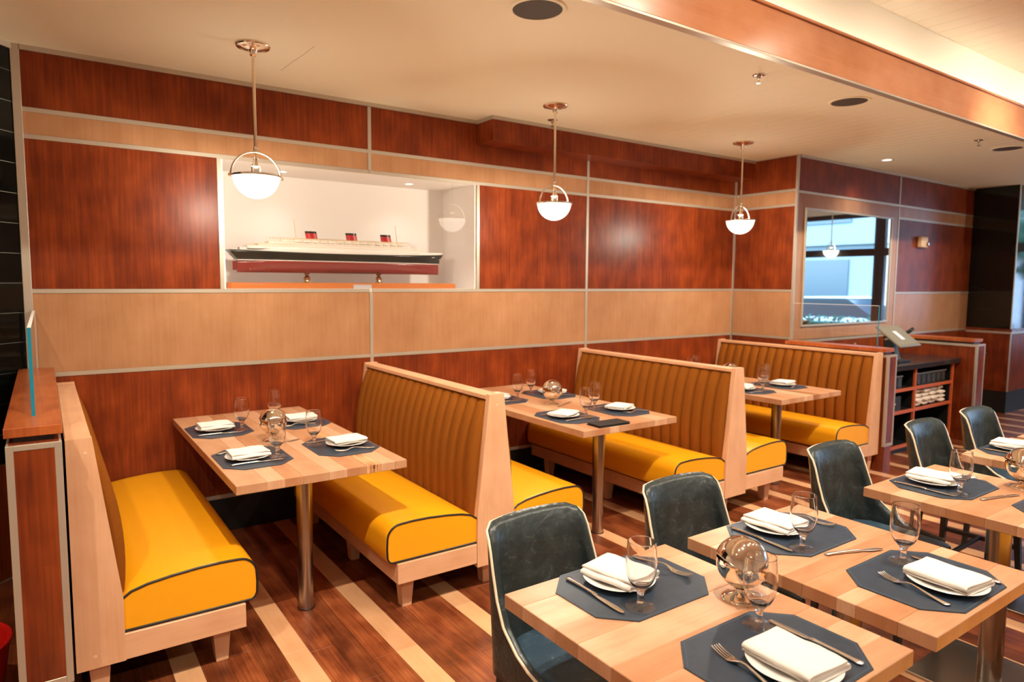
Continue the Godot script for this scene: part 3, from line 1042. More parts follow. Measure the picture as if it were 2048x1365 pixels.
func napkin_mesh(kind: int) -> ArrayMesh:
	# one ribbon of cloth folded over itself; long side along z
	var path := PackedVector2Array()
	var hw := 0.068
	var dy := 0.0078
	var layers := 3 if kind != 2 else 2
	for l in layers:
		var sgn := 1.0 if l % 2 == 0 else -1.0
		var w := hw - 0.0025 * l
		for k in 7:
			var t := k / 6.0 * 2.0 - 1.0
			path.append(Vector2(sgn * t * (w - 0.005), l * dy + 0.004 + 0.0012 * cos(t * 2.2 + l)))
		if l < layers - 1:
			for k in 3:
				var a := -PI * 0.5 + PI * (k + 1) / 4.0
				path.append(Vector2(sgn * (w - 0.005 + 0.006 * cos(a)), (l + 0.5) * dy + 0.004 + dy * 0.5 * sin(a)))
	var n := path.size()
	var rows := []
	var zs := [-0.0845, -0.083, -0.06, -0.03, 0.0, 0.03, 0.06, 0.083, 0.0845]
	for zi in zs.size():
		var z: float = zs[zi]
		var row := PackedVector3Array()
		var th := 0.0032 if zi > 0 and zi < zs.size() - 1 else 0.0022
		for side in 2:
			for i in n:
				var j := i if side == 0 else n - 1 - i
				var a := path[maxi(j - 1, 0)]
				var b := path[mini(j + 1, n - 1)]
				var nr := (b - a).normalized().orthogonal()
				var p := path[j] + nr * (th if side == 0 else -th)
				var lvl := float(j) / n
				var droop := -0.004 * pow(absf(z) / 0.085, 3.0) * (1.0 - lvl) + 0.0012 * sin(z * 60.0 + lvl * 5.0 + kind)
				var skew := 0.035 * z * (1.0 if kind == 1 else -0.6 if kind == 2 else 0.2)
				var zz := z * (1.0 + 0.03 * sin(lvl * 7.0 + kind * 2.0)) + (0.02 * p.x * (1.0 if kind == 0 else -1.0))
				row.append(Vector3(p.x + skew + 0.002 * sin(z * 45.0 + kind), maxf(p.y + droop, 0.0008), zz))
		rows.append(row)
	var mb := MB.new()
	mb.grid(rows, true, 0)
	# the two cut ends show the fold: close each ribbon strip, not the whole outline
	for e in [0, rows.size() - 1]:
		var r: PackedVector3Array = rows[e]
		for i in n - 1:
			var a := r[i]
			var b := r[i + 1]
			var c := r[2 * n - 2 - i]
			var d := r[2 * n - 1 - i]
			if e == 0:
				mb.quad(d, c, b, a, 3)
			else:
				mb.quad(a, b, c, d, 3)
	return mb.done()

func lay(kind: String, label: String, at: Vector3, from: Vector2, to: Vector2, group: String) -> void:
	# cutlery from its handle end to its tip, both (x, z)
	var d := (to - from).normalized()
	var o := thing(kind, label, "fork" if kind == "table_fork" else "knife", Vector3((from.x + to.x) * 0.5, at.y, (from.y + to.y) * 0.5), atan2(-d.x, -d.y), group)
	if kind == "table_fork":
		put(o, "handle", mesh_cache.fork_handle, M.cutlery)
		put(o, "tines", mesh_cache.fork_head, M.cutlery)
	elif kind == "table_knife":
		put(o, "handle", mesh_cache.knife_handle, M.cutlery)
		put(o, "blade", mesh_cache.knife_blade, M.cutlery)
	else:
		put(o, "handle", mesh_cache.knife_handle, M.cutlery)
		put(o, "blade", mesh_cache.butter_blade, M.cutlery)

# o: plate, napkin turn and kind, glass, knife and fork as (u, v), u to the diner's own right and v away from the diner
func setting(c: Vector2, turn: float, seat: String, table: String, o := {}) -> void:
	var f := Vector2(-sin(turn), -cos(turn))
	var r := Vector2(cos(turn), -sin(turn))
	var w := func(p: Array) -> Vector2:
		return c + r * p[0] + f * p[1]
	var at := ", %s place of the %s" % [seat, table]
	var y := 0.750
	var mt := thing("placemat", "octagonal blue leather placemat" + at, "placemat", Vector3(c.x, y, c.y), turn, "octagonal leather placemats")
	put(mt, "leather_sheet", mesh_cache.mat, M.mat_leather)
	put(mt, "stitching", mesh_cache.stitch, M.stitch)
	if o.get("only_mat", false):
		return
	y = 0.7532
	var pp: Vector2 = w.call(o.get("plate", [0.0, -0.04]))
	var pl := thing("side_plate", "round white side plate" + at, "plate", Vector3(pp.x, y, pp.y), 0, "white side plates")
	put(pl, "dish", mesh_cache.plate, M.china)
	put(pl, "foot_ring", mesh_cache.plate_foot, M.china)
	var nk: Array = o.get("napkin", [0.0, 0])
	var np: Vector2 = w.call(o.get("napkin_at", o.get("plate", [0.0, -0.04])))
	var na := thing("folded_napkin", "folded white linen napkin" + at, "napkin", Vector3(np.x, y + 0.0168, np.y), turn + nk[0], "folded white napkins")
	put(na, "cloth", mesh_cache.napkin[nk[1]], M.linen)
	var gp: Vector2 = w.call(o.get("glass", [0.08, 0.10]))
	var gl := thing("water_goblet", "empty clear water goblet" + at, "glass", Vector3(gp.x, y, gp.y), 0, "clear water goblets")
	put(gl, "bowl", mesh_cache.goblet_bowl, M.solid_glass)
	put(gl, "foot", mesh_cache.goblet_foot, M.glass)
	put(gl, "stem", mesh_cache.goblet_stem, M.solid_glass)
	var kn: Array = o.get("knife", [[0.125, -0.125], [0.132, 0.105]])
	if kn.size():
		lay("table_knife", "silver table knife" + at, Vector3(0, y, 0), w.call(kn[0]), w.call(kn[1]), "silver table knives")
	var fk: Array = o.get("fork", [[-0.13, -0.11], [-0.145, 0.08]])
	if fk.size():
		lay("table_fork", "silver table fork" + at, Vector3(0, y, 0), w.call(fk[0]), w.call(fk[1]), "silver table forks")

func dome_globe(x: float, z: float, turn: float, table: String) -> void:
	var g := thing("silver_globe", "mirror-polished metal globe dish on a foot, centred on the %s" % table, "globe dish", Vector3(x, 0.750, z), turn, "metal globe dishes")
	if not mesh_cache.has("globe_foot"):
		mesh_cache.globe_foot = lathe([[0.0, 0.0], [0.050, 0.0], [0.0515, 0.003], [0.049, 0.006], [0.040, 0.010], [0.024, 0.015], [0.015, 0.021], [0.0135, 0.026], [0.018, 0.030], [0.022, 0.033], [0.0, 0.036]], 40)
		var low := []
		for k in 15:
			var a := -PI * 0.5 + 0.02 + (PI * 0.5 + 0.03) * k / 14.0
			low.append([0.066 * cos(a), 0.066 * sin(a)])
		mesh_cache.globe_low = lathe(low, 44, false)
		var up := []
		for k in 17:
			var a := -0.10 + (PI * 0.5 + 0.10) * k / 16.0
			up.append([0.0695 * cos(a), 0.0695 * sin(a)])
		mesh_cache.globe_up = lathe(up, 44, false)
		mesh_cache.globe_rim = tube(ring_path(0.0692, -0.007, 44), 0.0016, 6, true)
		mesh_cache.globe_knob = lathe([[0.0, 0.0], [0.006, 0.0], [0.007, 0.004], [0.005, 0.009], [0.0, 0.010]], 14)
	put(g, "foot", mesh_cache.globe_foot, M.nickel)
	put(g, "bowl", mesh_cache.globe_low, M.nickel, Vector3(0, 0.098, 0), Vector3(0.10, 0, -0.12))
	var cov := put(g, "rolling_cover", mesh_cache.globe_up, M.nickel, Vector3(0, 0.098, 0), Vector3(0.42, 0, -0.20))
	put(cov, "rim", mesh_cache.globe_rim, M.nickel)
	for s in [-1.0, 1.0]:
		put(g, "pivot_knob", mesh_cache.globe_knob, M.nickel, Vector3(s * 0.068, 0.098, 0), Vector3(0, 0, -s * PI * 0.5))

func booth_settings() -> void:
	table_meshes()
	var t1 := "booth table below the ship case"
	var t2 := "booth table with the check folder"
	var t3 := "far booth table near the till"
	var east := -PI * 0.5
	var west := PI * 0.5
	setting(Vector2(0.768, 0.476), east, "wall-end left", t1, {"napkin": [0.06, 0], "plate": [0.0, -0.02], "glass": [0.068, 0.106], "knife": [[0.115, -0.13], [0.125, 0.10]], "fork": [[-0.105, -0.12], [-0.11, 0.10]]})
	setting(Vector2(0.772, 1.174), east, "aisle-end left", t1, {"napkin": [0.05, 0], "plate": [0.015, -0.022], "glass": [0.058, 0.101], "knife": [[0.115, -0.119], [0.122, 0.112]], "fork": [[-0.125, -0.12], [-0.16, 0.05]]})
	setting(Vector2(1.197, 1.185), west, "aisle-end right", t1, {"napkin": [0.02, 1], "plate": [0.0, -0.03], "glass": [0.081, 0.107], "knife": [[0.125, -0.10], [0.13, 0.13]], "fork": [[-0.140, -0.118], [-0.120, 0.062]]})
	setting(Vector2(1.198, 0.490), west, "wall-end right", t1, {"napkin": [-0.04, 1], "plate": [0.0, -0.02], "glass": [0.115, 0.10], "knife": [[0.12, -0.12], [0.12, 0.10]], "fork": [[-0.115, -0.06], [-0.115, 0.12]]})
	dome_globe(0.950, 0.880, 0.5, t1)
	lay("butter_knife", "small butter knife beside the globe on the booth table below the ship case", Vector3(0, 0.7505, 0), Vector2(0.89, 1.00), Vector2(1.075, 0.935), "butter knives by the globes")
	setting(Vector2(2.622, 0.500), east, "wall-end left", t2, {"napkin": [0.10, 0], "glass": [0.071, 0.103]})
	setting(Vector2(2.625, 1.240), east, "aisle-end left", t2, {"napkin": [0.45, 2], "plate": [-0.01, -0.02], "glass": [0.055, 0.107], "knife": [[0.115, -0.10], [0.11, 0.13]], "fork": [[-0.10, -0.13], [-0.115, 0.08]]})
	setting(Vector2(3.045, 1.250), west, "aisle-end right", t2, {"napkin": [0.40, 2], "plate": [0.0, -0.02], "glass": [0.105, 0.107], "knife": [[0.125, -0.12], [0.13, 0.10]], "fork": [[-0.128, -0.15], [-0.118, 0.05]]})
	setting(Vector2(3.045, 0.520), west, "wall-end right", t2, {"napkin": [0.15, 2], "glass": [0.095, 0.095]})
	dome_globe(2.815, 0.850, 0.9, t2)
	lay("butter_knife", "small butter knife beside the globe on the booth table with the check folder", Vector3(0, 0.7505, 0), Vector2(2.965, 0.872), Vector2(2.770, 0.960), "butter knives by the globes")
	var cf := thing("check_folder", "closed black leather check folder on the aisle end of the booth table", "check folder", Vector3(2.690, 0.750, 1.545), -0.03)
	put(cf, "lower_cover", cbox(Vector3(0.235, 0.005, 0.118), 0.0015), M.book, Vector3(0, 0.0027, 0))
	put(cf, "papers", cbox(Vector3(0.222, 0.004, 0.108), 0.0005), M.black, Vector3(0, 0.0072, 0))
	put(cf, "upper_cover", cbox(Vector3(0.235, 0.005, 0.118), 0.0015), M.book, Vector3(0, 0.0117, 0))
	setting(Vector2(4.465, 0.470), east, "wall-end left", t3, {"napkin": [0.10, 0], "glass": [0.071, 0.103]})
	setting(Vector2(4.480, 1.195), east, "aisle-end left", t3, {"napkin": [0.2, 1], "plate": [-0.03, -0.02], "glass": [0.075, 0.09], "knife": [[0.12, -0.12], [0.12, 0.09]]})
	setting(Vector2(4.905, 1.190), west, "aisle-end right", t3, {"napkin": [0.1, 1], "plate": [-0.02, -0.02], "glass": [0.072, 0.09]})
	setting(Vector2(4.905, 0.470), west, "wall-end right", t3, {"napkin": [0.1, 0], "glass": [0.072, 0.09]})
	dome_globe(4.690, 0.870, 0.7, t3)

# ---------------------------------------------------------------- chairs and square tables
func chair_plan(a: float, y: float) -> Vector2:
	# a: signed distance round the shell from the middle of the back; y: height. Returns x, z with the front towards +z.
	var s := signf(a)
	var d := absf(a)
	var k := clampf((y - 0.42) / 0.40, 0.0, 1.0)
	var hw := lerpf(0.222, 0.200, k)
	var back := lerpf(-0.195, -0.262, k)
	var rc := 0.075
	var flat := hw - rc
	var bow := 0.022
	if d < flat:
		var t := d / flat
		return Vector2(s * d, back + bow * t * t * 0.6)
	var arc := rc * PI * 0.5
	var z0 := back + bow * 0.6
	if d < flat + arc:
		var an := (d - flat) / rc
		return Vector2(s * (flat + rc * sin(an)), z0 + rc * (1.0 - cos(an)))
	return Vector2(s * hw, z0 + rc + (d - flat - arc))

func chair_rim(d: float) -> float:
	var pts := [[0.0, 0.823], [0.12, 0.822], [0.17, 0.818], [0.205, 0.808], [0.225, 0.790], [0.238, 0.755], [0.250, 0.70], [0.270, 0.62], [0.30, 0.555], [0.35, 0.507], [0.42, 0.476], [0.50, 0.458], [0.575, 0.452]]
	for i in pts.size() - 1:
		if d <= pts[i + 1][0]:
			var t: float = (d - pts[i][0]) / (pts[i + 1][0] - pts[i][0])
			return lerpf(pts[i][1], pts[i + 1][1], t)
	return 0.452

func chair_meshes() -> void:
	var cols := []
	for k in 23:
		cols.append(-0.575 + 1.15 * k / 22.0)
	for e in [0.205, 0.225, 0.238, 0.250, 0.270, 0.30]:
		cols.append(e)
		cols.append(-e)
	cols.sort()
	var rows := []
	for a in cols:
		var top := chair_rim(absf(a))
		var col := PackedVector3Array()
		var bot := 0.385
		for k in 8:
			var y := lerpf(bot, top - 0.004, k / 7.0)
			var p := chair_plan(a, y)
			col.append(Vector3(p.x, y, p.y))
		# over the rim and down the padded inside
		var th := 0.030
		for k in 9:
			var y := lerpf(top, 0.40, k / 8.0)
			if k == 0:
				y = top - 0.001
			var p := chair_plan(a, y)
			var q := chair_plan(a + 0.004, y)
			var p0 := chair_plan(a - 0.004, y)
			var nr := (q - p0).normalized()
			nr = Vector2(-nr.y, nr.x)
			if nr.dot(Vector2(0, 0.02) - p) < 0.0:
				nr = -nr
			var thick := th * (0.45 if k == 0 else 1.0)
			var puff := 0.010 * sin(PI * clampf(k / 8.0, 0.0, 1.0)) * clampf(1.0 - absf(a) / 0.22, 0.0, 1.0)
			p += nr * (thick + puff)
			col.append(Vector3(p.x, (y if k > 1 else top - 0.012) if k > 0 else top + 0.006, p.y))
		rows.append(col)
	var mb := MB.new()
	mb.grid(rows, true, 0)
	mb.cap(rows[0], true, 3)
	mb.cap(rows[-1], false, 4)
	mesh_cache.chair_shell = mb.done()
	var rim := []
	for a in cols:
		var top := chair_rim(absf(a))
		var p := chair_plan(a, top)
		rim.append(Vector3(p.x, top - 0.005, p.y))
	mesh_cache.chair_piping = tube(rim, 0.0046, 7)
	# seat pad
	var pad := []
	for q in [[-0.165, 0.10, 0.0], [-0.150, 0.150, 0.008], [-0.10, 0.182, 0.016], [0.0, 0.187, 0.018], [0.12, 0.190, 0.016], [0.20, 0.192, 0.012], [0.232, 0.190, 0.004], [0.245, 0.182, -0.010]]:
		var row := PackedVector3Array()
		for k in 20:
			var an := TAU * k / 20
			var sx := signf(cos(an)) * pow(absf(cos(an)), 0.45)
			var sy := signf(sin(an)) * pow(absf(sin(an)), 0.6)
			row.append(Vector3(sx * q[1], 0.432 + sy * (0.022 + q[2] * 0.7), q[0]))
		pad.append(row)
	mesh_cache.chair_pad = loft(pad, 0)
	var lg := []
	for q in [[0.0, 0.011], [0.40, 0.017]]:
		var s: float = q[1]
		lg.append(PackedVector3Array([Vector3(-s, q[0], -s), Vector3(s, q[0], -s), Vector3(s, q[0], s), Vector3(-s, q[0], s)]))
	mesh_cache.chair_leg = loft(lg, -1)

func chair(x: float, z: float, turn: float, label: String) -> void:
	var c := thing("dining_chair", label, "chair", Vector3(x, 0, z), turn, "blue-black leather chairs at the square tables")
	put(c, "shell", mesh_cache.chair_shell, M.leather)
	put(c, "piping", mesh_cache.chair_piping, M.cream_piping)
	put(c, "seat_pad", mesh_cache.chair_pad, M.leather_seat)
	put(c, "seat_frame", cbox(Vector3(0.37, 0.03, 0.38), 0.004), M.black, Vector3(0, 0.398, 0.03))
	for sx in [-1.0, 1.0]:
		for sz in [-1.0, 1.0]:
			put(c, "leg", mesh_cache.chair_leg, M.black, Vector3(sx * 0.195, 0, 0.03 + sz * 0.19), Vector3(-sz * 0.06, 0, sx * 0.06))
	for sx in [-1.0, 1.0]:
		put(c, "stretcher", cbox(Vector3(0.018, 0.022, 0.36), 0.002), M.black, Vector3(sx * 0.183, 0.19, 0.03))
	put(c, "cross_stretcher", cbox(Vector3(0.35, 0.022, 0.018), 0.002), M.black, Vector3(0, 0.19, 0.03))

func square_tables() -> void:
	chair_meshes()
	var xs := [[0.974, 1.593], [1.696, 2.308], [2.729, 3.360], [3.692, 4.312], [4.372, 4.990]]
	var zs := [[2.982, 3.732], [2.986, 3.737], [3.022, 3.775], [3.000, 3.752], [3.010, 3.760]]
	var nm := ["nearest square table", "second square table", "third square table", "fourth square table", "last square table"]
	var say := ["square maple table closest to the viewer", "square maple table second in the row from the viewer", "square maple table third in the row from the viewer", "square maple table fourth in the row from the viewer", "last square maple table of the row by the picture edge"]
	var ws := [[1.0, 1.7, 1.0, 1.4, 1.1, 1.0, 1.2, 0.9], [1.2, 0.9, 1.3, 1.2, 0.8, 1.3, 0.7, 1.4, 1.2], [1.1, 1.2, 0.9, 1.3, 1.0, 1.1, 1.2], [1.2, 1.0, 1.1, 1.3, 0.9, 1.2], [1.0, 1.2, 1.1, 1.0, 1.2, 1.1]]
	var tn := [[0, 2, 0, 2, 3, 0, 2, 0], [0, 2, 3, 0, 1, 3, 2, 3, 0], [0, 2, 0, 3, 0, 2, 0], [2, 0, 0, 3, 0, 2], [0, 2, 0, 3, 0, 0]]
	for i in 5:
		var t := thing("square_table", say[i], "table", Vector3.ZERO, 0, "square tables in a row")
		staves(t, xs[i][0], xs[i][1], zs[i][0], zs[i][1], ws[i], tn[i], true)
		var cx: float = (xs[i][0] + xs[i][1]) * 0.5
		var cz: float = (zs[i][0] + zs[i][1]) * 0.5
		put(t, "steel_column", lathe([[0.043, 0.012], [0.043, 0.700]], 32), M.steel, Vector3(cx, 0, cz))
		put(t, "base_plate", cbox(Vector3(0.44, 0.012, 0.44), 0.003), M.steel, Vector3(cx, 0.006, cz))
		put(t, "mounting_plate", cbox(Vector3(0.30, 0.011, 0.30), 0.002), M.black, Vector3(cx, 0.7062, cz))
	chair(1.302, 2.895, 0.03, "blue-black leather chair with cream piping at the nearest square table")
	chair(1.985, 2.90, -0.02, "blue-black leather chair with cream piping at the second square table")
	chair(3.030, 2.925, 0.0, "blue-black leather chair with cream piping at the third square table")
	chair(3.995, 2.905, 0.02, "blue-black leather chair with cream piping at the fourth square table")
	chair(4.680, 2.905, 0.0, "blue-black leather chair with cream piping at the last square table")
	var s := PI
	setting(Vector2(1.294, 3.136), s, "chair-side", nm[0], {"napkin": [0.16, 1], "plate": [0.016, -0.035], "glass": [0.075, 0.104], "knife": [[0.127, -0.125], [0.136, 0.106]], "fork": [[-0.138, -0.130], [-0.164, 0.062]]})
	setting(Vector2(1.305, 3.566), 0.0, "bench-side", nm[0], {"napkin": [-0.02, 0], "plate": [-0.008, -0.053], "glass": [0.083, 0.097], "knife": [[0.122, -0.137], [0.125, 0.098]], "fork": [[-0.125, -0.110], [-0.090, 0.090]]})
	setting(Vector2(2.014, 3.150), s, "chair-side", nm[1], {"napkin": [0.05, 0], "plate": [0.015, -0.045], "glass": [0.099, 0.106], "knife": [[0.135, -0.129], [0.147, 0.102]], "fork": [[-0.13, -0.13], [-0.165, 0.055]]})
	setting(Vector2(2.010, 3.570), 0.0, "bench-side", nm[1], {"napkin": [-0.06, 0], "plate": [0.004, -0.055], "glass": [0.067, 0.089], "knife": [[0.136, -0.139], [0.126, 0.09]], "fork": [[-0.130, -0.131], [-0.082, 0.092]]})
	setting(Vector2(3.041, 3.191), s, "chair-side", nm[2], {"napkin": [0.08, 1], "plate": [0.012, -0.035], "glass": [0.100, 0.100], "knife": [[0.145, -0.128], [0.146, 0.104]], "fork": [[-0.12, -0.12], [-0.19, 0.04]]})
	setting(Vector2(3.098, 3.612), 0.0, "bench-side", nm[2], {"fork": [[-0.135, -0.11], [-0.14, 0.08]]})
	setting(Vector2(3.996, 3.160), s, "chair-side", nm[3], {"napkin": [0.1, 0]})
	setting(Vector2(4.010, 3.580), 0.0, "bench-side", nm[3], {})
	dome_globe(1.478, 3.352, 0.55, nm[0])
	dome_globe(3.268, 3.395, 0.5, nm[2])
	lay("butter_knife", "small butter knife lying between the two placemats of the second square table", Vector3(0, 0.7505, 0), Vector2(1.949, 3.326), Vector2(2.135, 3.400), "butter knives by the globes")
	lay("butter_knife", "small butter knife lying between the two placemats of the third square table", Vector3(0, 0.7505, 0), Vector2(2.960, 3.372), Vector2(3.145, 3.425), "butter knives by the globes")
	# banquette on the other side of the tables
	var b := thing("long_banquette", "long yellow banquette seat along the near side of the square tables", "bench")
	var rows := []
	for q in [[1.70, 0.006], [1.712, 0.0], [7.0, 0.0], [7.01, 0.006]]:
		var row := PackedVector3Array()
		for p in [[3.92, 0.27], [3.765, 0.27], [3.752, 0.285], [3.748, 0.38], [3.760, 0.42], [3.79, 0.442], [3.86, 0.452], [4.20, 0.45], [4.24, 0.44], [4.25, 0.27]]:
			row.append(Vector3(q[0], p[1] - (q[1] if p[1] > 0.4 else 0.0), p[0]))
		rows.append(row)
	put(b, "seat_cushion", loft(rows, 0), M.vinyl)
	bar(b, "plinth", Vector3(1.72, 0, 3.84), Vector3(7.0, 0.268, 4.24), M.maple_part)
	bar(b, "backrest", Vector3(1.72, 0.455, 4.20), Vector3(7.0, 0.80, 4.28), M.fabric, 0.02)

# ---------------------------------------------------------------- lamps and ceiling fittings
func pendant(x: float, z: float, label: String, energy: float, floor_y := CEIL) -> void:
	var p := thing("pendant_lamp", label, "lamp", Vector3(x, 0, z), 0, "nickel pendant lamps")
	if not mesh_cache.has("pendant_bowl"):
		mesh_cache.pendant_canopy = lathe([[0.084, 0.0], [0.086, -0.006], [0.082, -0.012], [0.060, -0.016], [0.052, -0.020], [0.046, -0.021], [0.024, -0.026], [0.019, -0.034], [0.018, -0.050], [0.012, -0.056], [0.0, -0.056]], 40)
		var bowl := []
		for k in 15:
			var a := PI * 0.5 * k / 14.0
			bowl.append([0.116 * sin(a) + (0.0 if k > 0 else 0.0), 2.121 - 0.116 * cos(a)])
		mesh_cache.pendant_bowl = lathe(bowl, 44, false)
		mesh_cache.pendant_ring = lathe([[0.111, 2.1215], [0.117, 2.1215], [0.1215, 2.1135], [0.1285, 2.1135], [0.1285, 2.1235], [0.118, 2.1265], [0.111, 2.127]], 44, false)
		mesh_cache.pendant_cover = lathe([[0.030, 2.1235], [0.1105, 2.1225], [0.1105, 2.1245], [0.030, 2.1265]], 40, false)
		mesh_cache.pendant_plate = lathe([[0.0, 2.1225], [0.0325, 2.1225], [0.0325, 2.129], [0.0, 2.130]], 28)
		mesh_cache.pendant_socket = lathe([[0.030, 2.128], [0.030, 2.134], [0.024, 2.139], [0.024, 2.166], [0.027, 2.170], [0.024, 2.175], [0.015, 2.185], [0.012, 2.205], [0.014, 2.210], [0.010, 2.216], [0.010, 2.245]], 28, false)
		mesh_cache.pendant_collar = lathe([[0.010, 2.240], [0.0135, 2.242], [0.0135, 2.250], [0.0115, 2.254], [0.0115, 2.262], [0.0135, 2.265], [0.0125, 2.272], [0.009, 2.274]], 24, false)
		mesh_cache.pendant_knob = lathe([[0.0, 0.0], [0.008, 0.0], [0.009, 0.005], [0.0065, 0.012], [0.0, 0.014]], 14)
		var mb := MB.new()
		var rows := []
		for k in 25:
			var a := PI * k / 24.0
			var o := Vector3(cos(a) * 0.126, 2.119 + sin(a) * 0.126, 0)
			var n := Vector3(cos(a), sin(a), 0)
			var row := PackedVector3Array()
			for j in 8:
				var t := TAU * j / 8.0
				row.append(o + n * cos(t) * 0.0052 + Vector3(0, 0, sin(t) * 0.0075))
			rows.append(row)
		mb.grid(rows, true, 0)
		mb.cap(rows[0], true)
		mb.cap(rows[-1], false)
		mesh_cache.pendant_arch = mb.done()
	put(p, "ceiling_canopy", mesh_cache.pendant_canopy, M.lamp_nickel, Vector3(0, floor_y, 0))
	put(p, "rod", lathe([[0.0085, 2.272], [0.0085, floor_y - 0.05]], 20), M.lamp_nickel)
	put(p, "collar", mesh_cache.pendant_collar, M.lamp_nickel)
	put(p, "arch", mesh_cache.pendant_arch, M.lamp_nickel)
	put(p, "socket", mesh_cache.pendant_socket, M.lamp_nickel)
	put(p, "ring", mesh_cache.pendant_ring, M.lamp_nickel)
	for s in [-1.0, 1.0]:
		put(p, "knob", mesh_cache.pendant_knob, M.lamp_nickel, Vector3(s * 0.126, 2.119, 0), Vector3(0, 0, -s * PI * 0.5))
	put(p, "glass_cover", mesh_cache.pendant_cover, M.opal_top)
	put(p, "socket_plate", mesh_cache.pendant_plate, M.lamp_nickel)
	put(p, "glass_bowl", mesh_cache.pendant_bowl, M.opal)
	var l := OmniLight3D.new()
	l.name = "pendant_bulb"
	l.position = Vector3(0, 2.042, 0)
	l.light_color = WARM
	l.light_energy = energy
	l.light_size = 0.03
	l.omni_range = 14.0
	l.omni_attenuation = 2.0
	l.shadow_enabled = true
	p.add_child(l)

func beam_light(p: Node3D, aim: Vector3, energy: float, angle: float, called: String) -> void:
	var l := SpotLight3D.new()
	l.name = called
	l.position = Vector3(0, -0.012, 0)
	l.light_color = WARM
	l.light_energy = energy
	l.light_size = 0.03
	l.spot_range = 14.0
	l.spot_attenuation = 2.0
	l.spot_angle = angle
	l.spot_angle_attenuation = 1.0
	l.shadow_enabled = true
	p.add_child(l)
	var d := (aim - p.position).normalized()
	l.basis = Basis.looking_at(d, Vector3.UP if absf(d.y) < 0.95 else Vector3.BACK)

# a reflector lamp throws a bright core inside a wide spill
func spot_fitting(at: Vector3, aim: Vector3, spill: float, core: float, label: String) -> void:
	var p := thing("ceiling_spot", label, "spotlight", at, 0, "recessed ceiling spotlights")
	if not mesh_cache.has("spot_ring"):
		mesh_cache.spot_ring = lathe([[0.040, 0.0], [0.062, 0.0], [0.064, -0.004], [0.060, -0.006], [0.042, -0.004]], 32, false)
		mesh_cache.spot_lens = lathe([[0.0, -0.0015], [0.041, -0.0015], [0.041, 0.0], [0.0, 0.0]], 28)
	put(p, "trim_ring", mesh_cache.spot_ring, M.case_white)
	put(p, "glowing_lens", mesh_cache.spot_lens, M.lens)
	beam_light(p, aim, spill, 66.0, "spill_light")
	if core > 0.0:
		beam_light(p, aim, core, 27.0, "core_light")

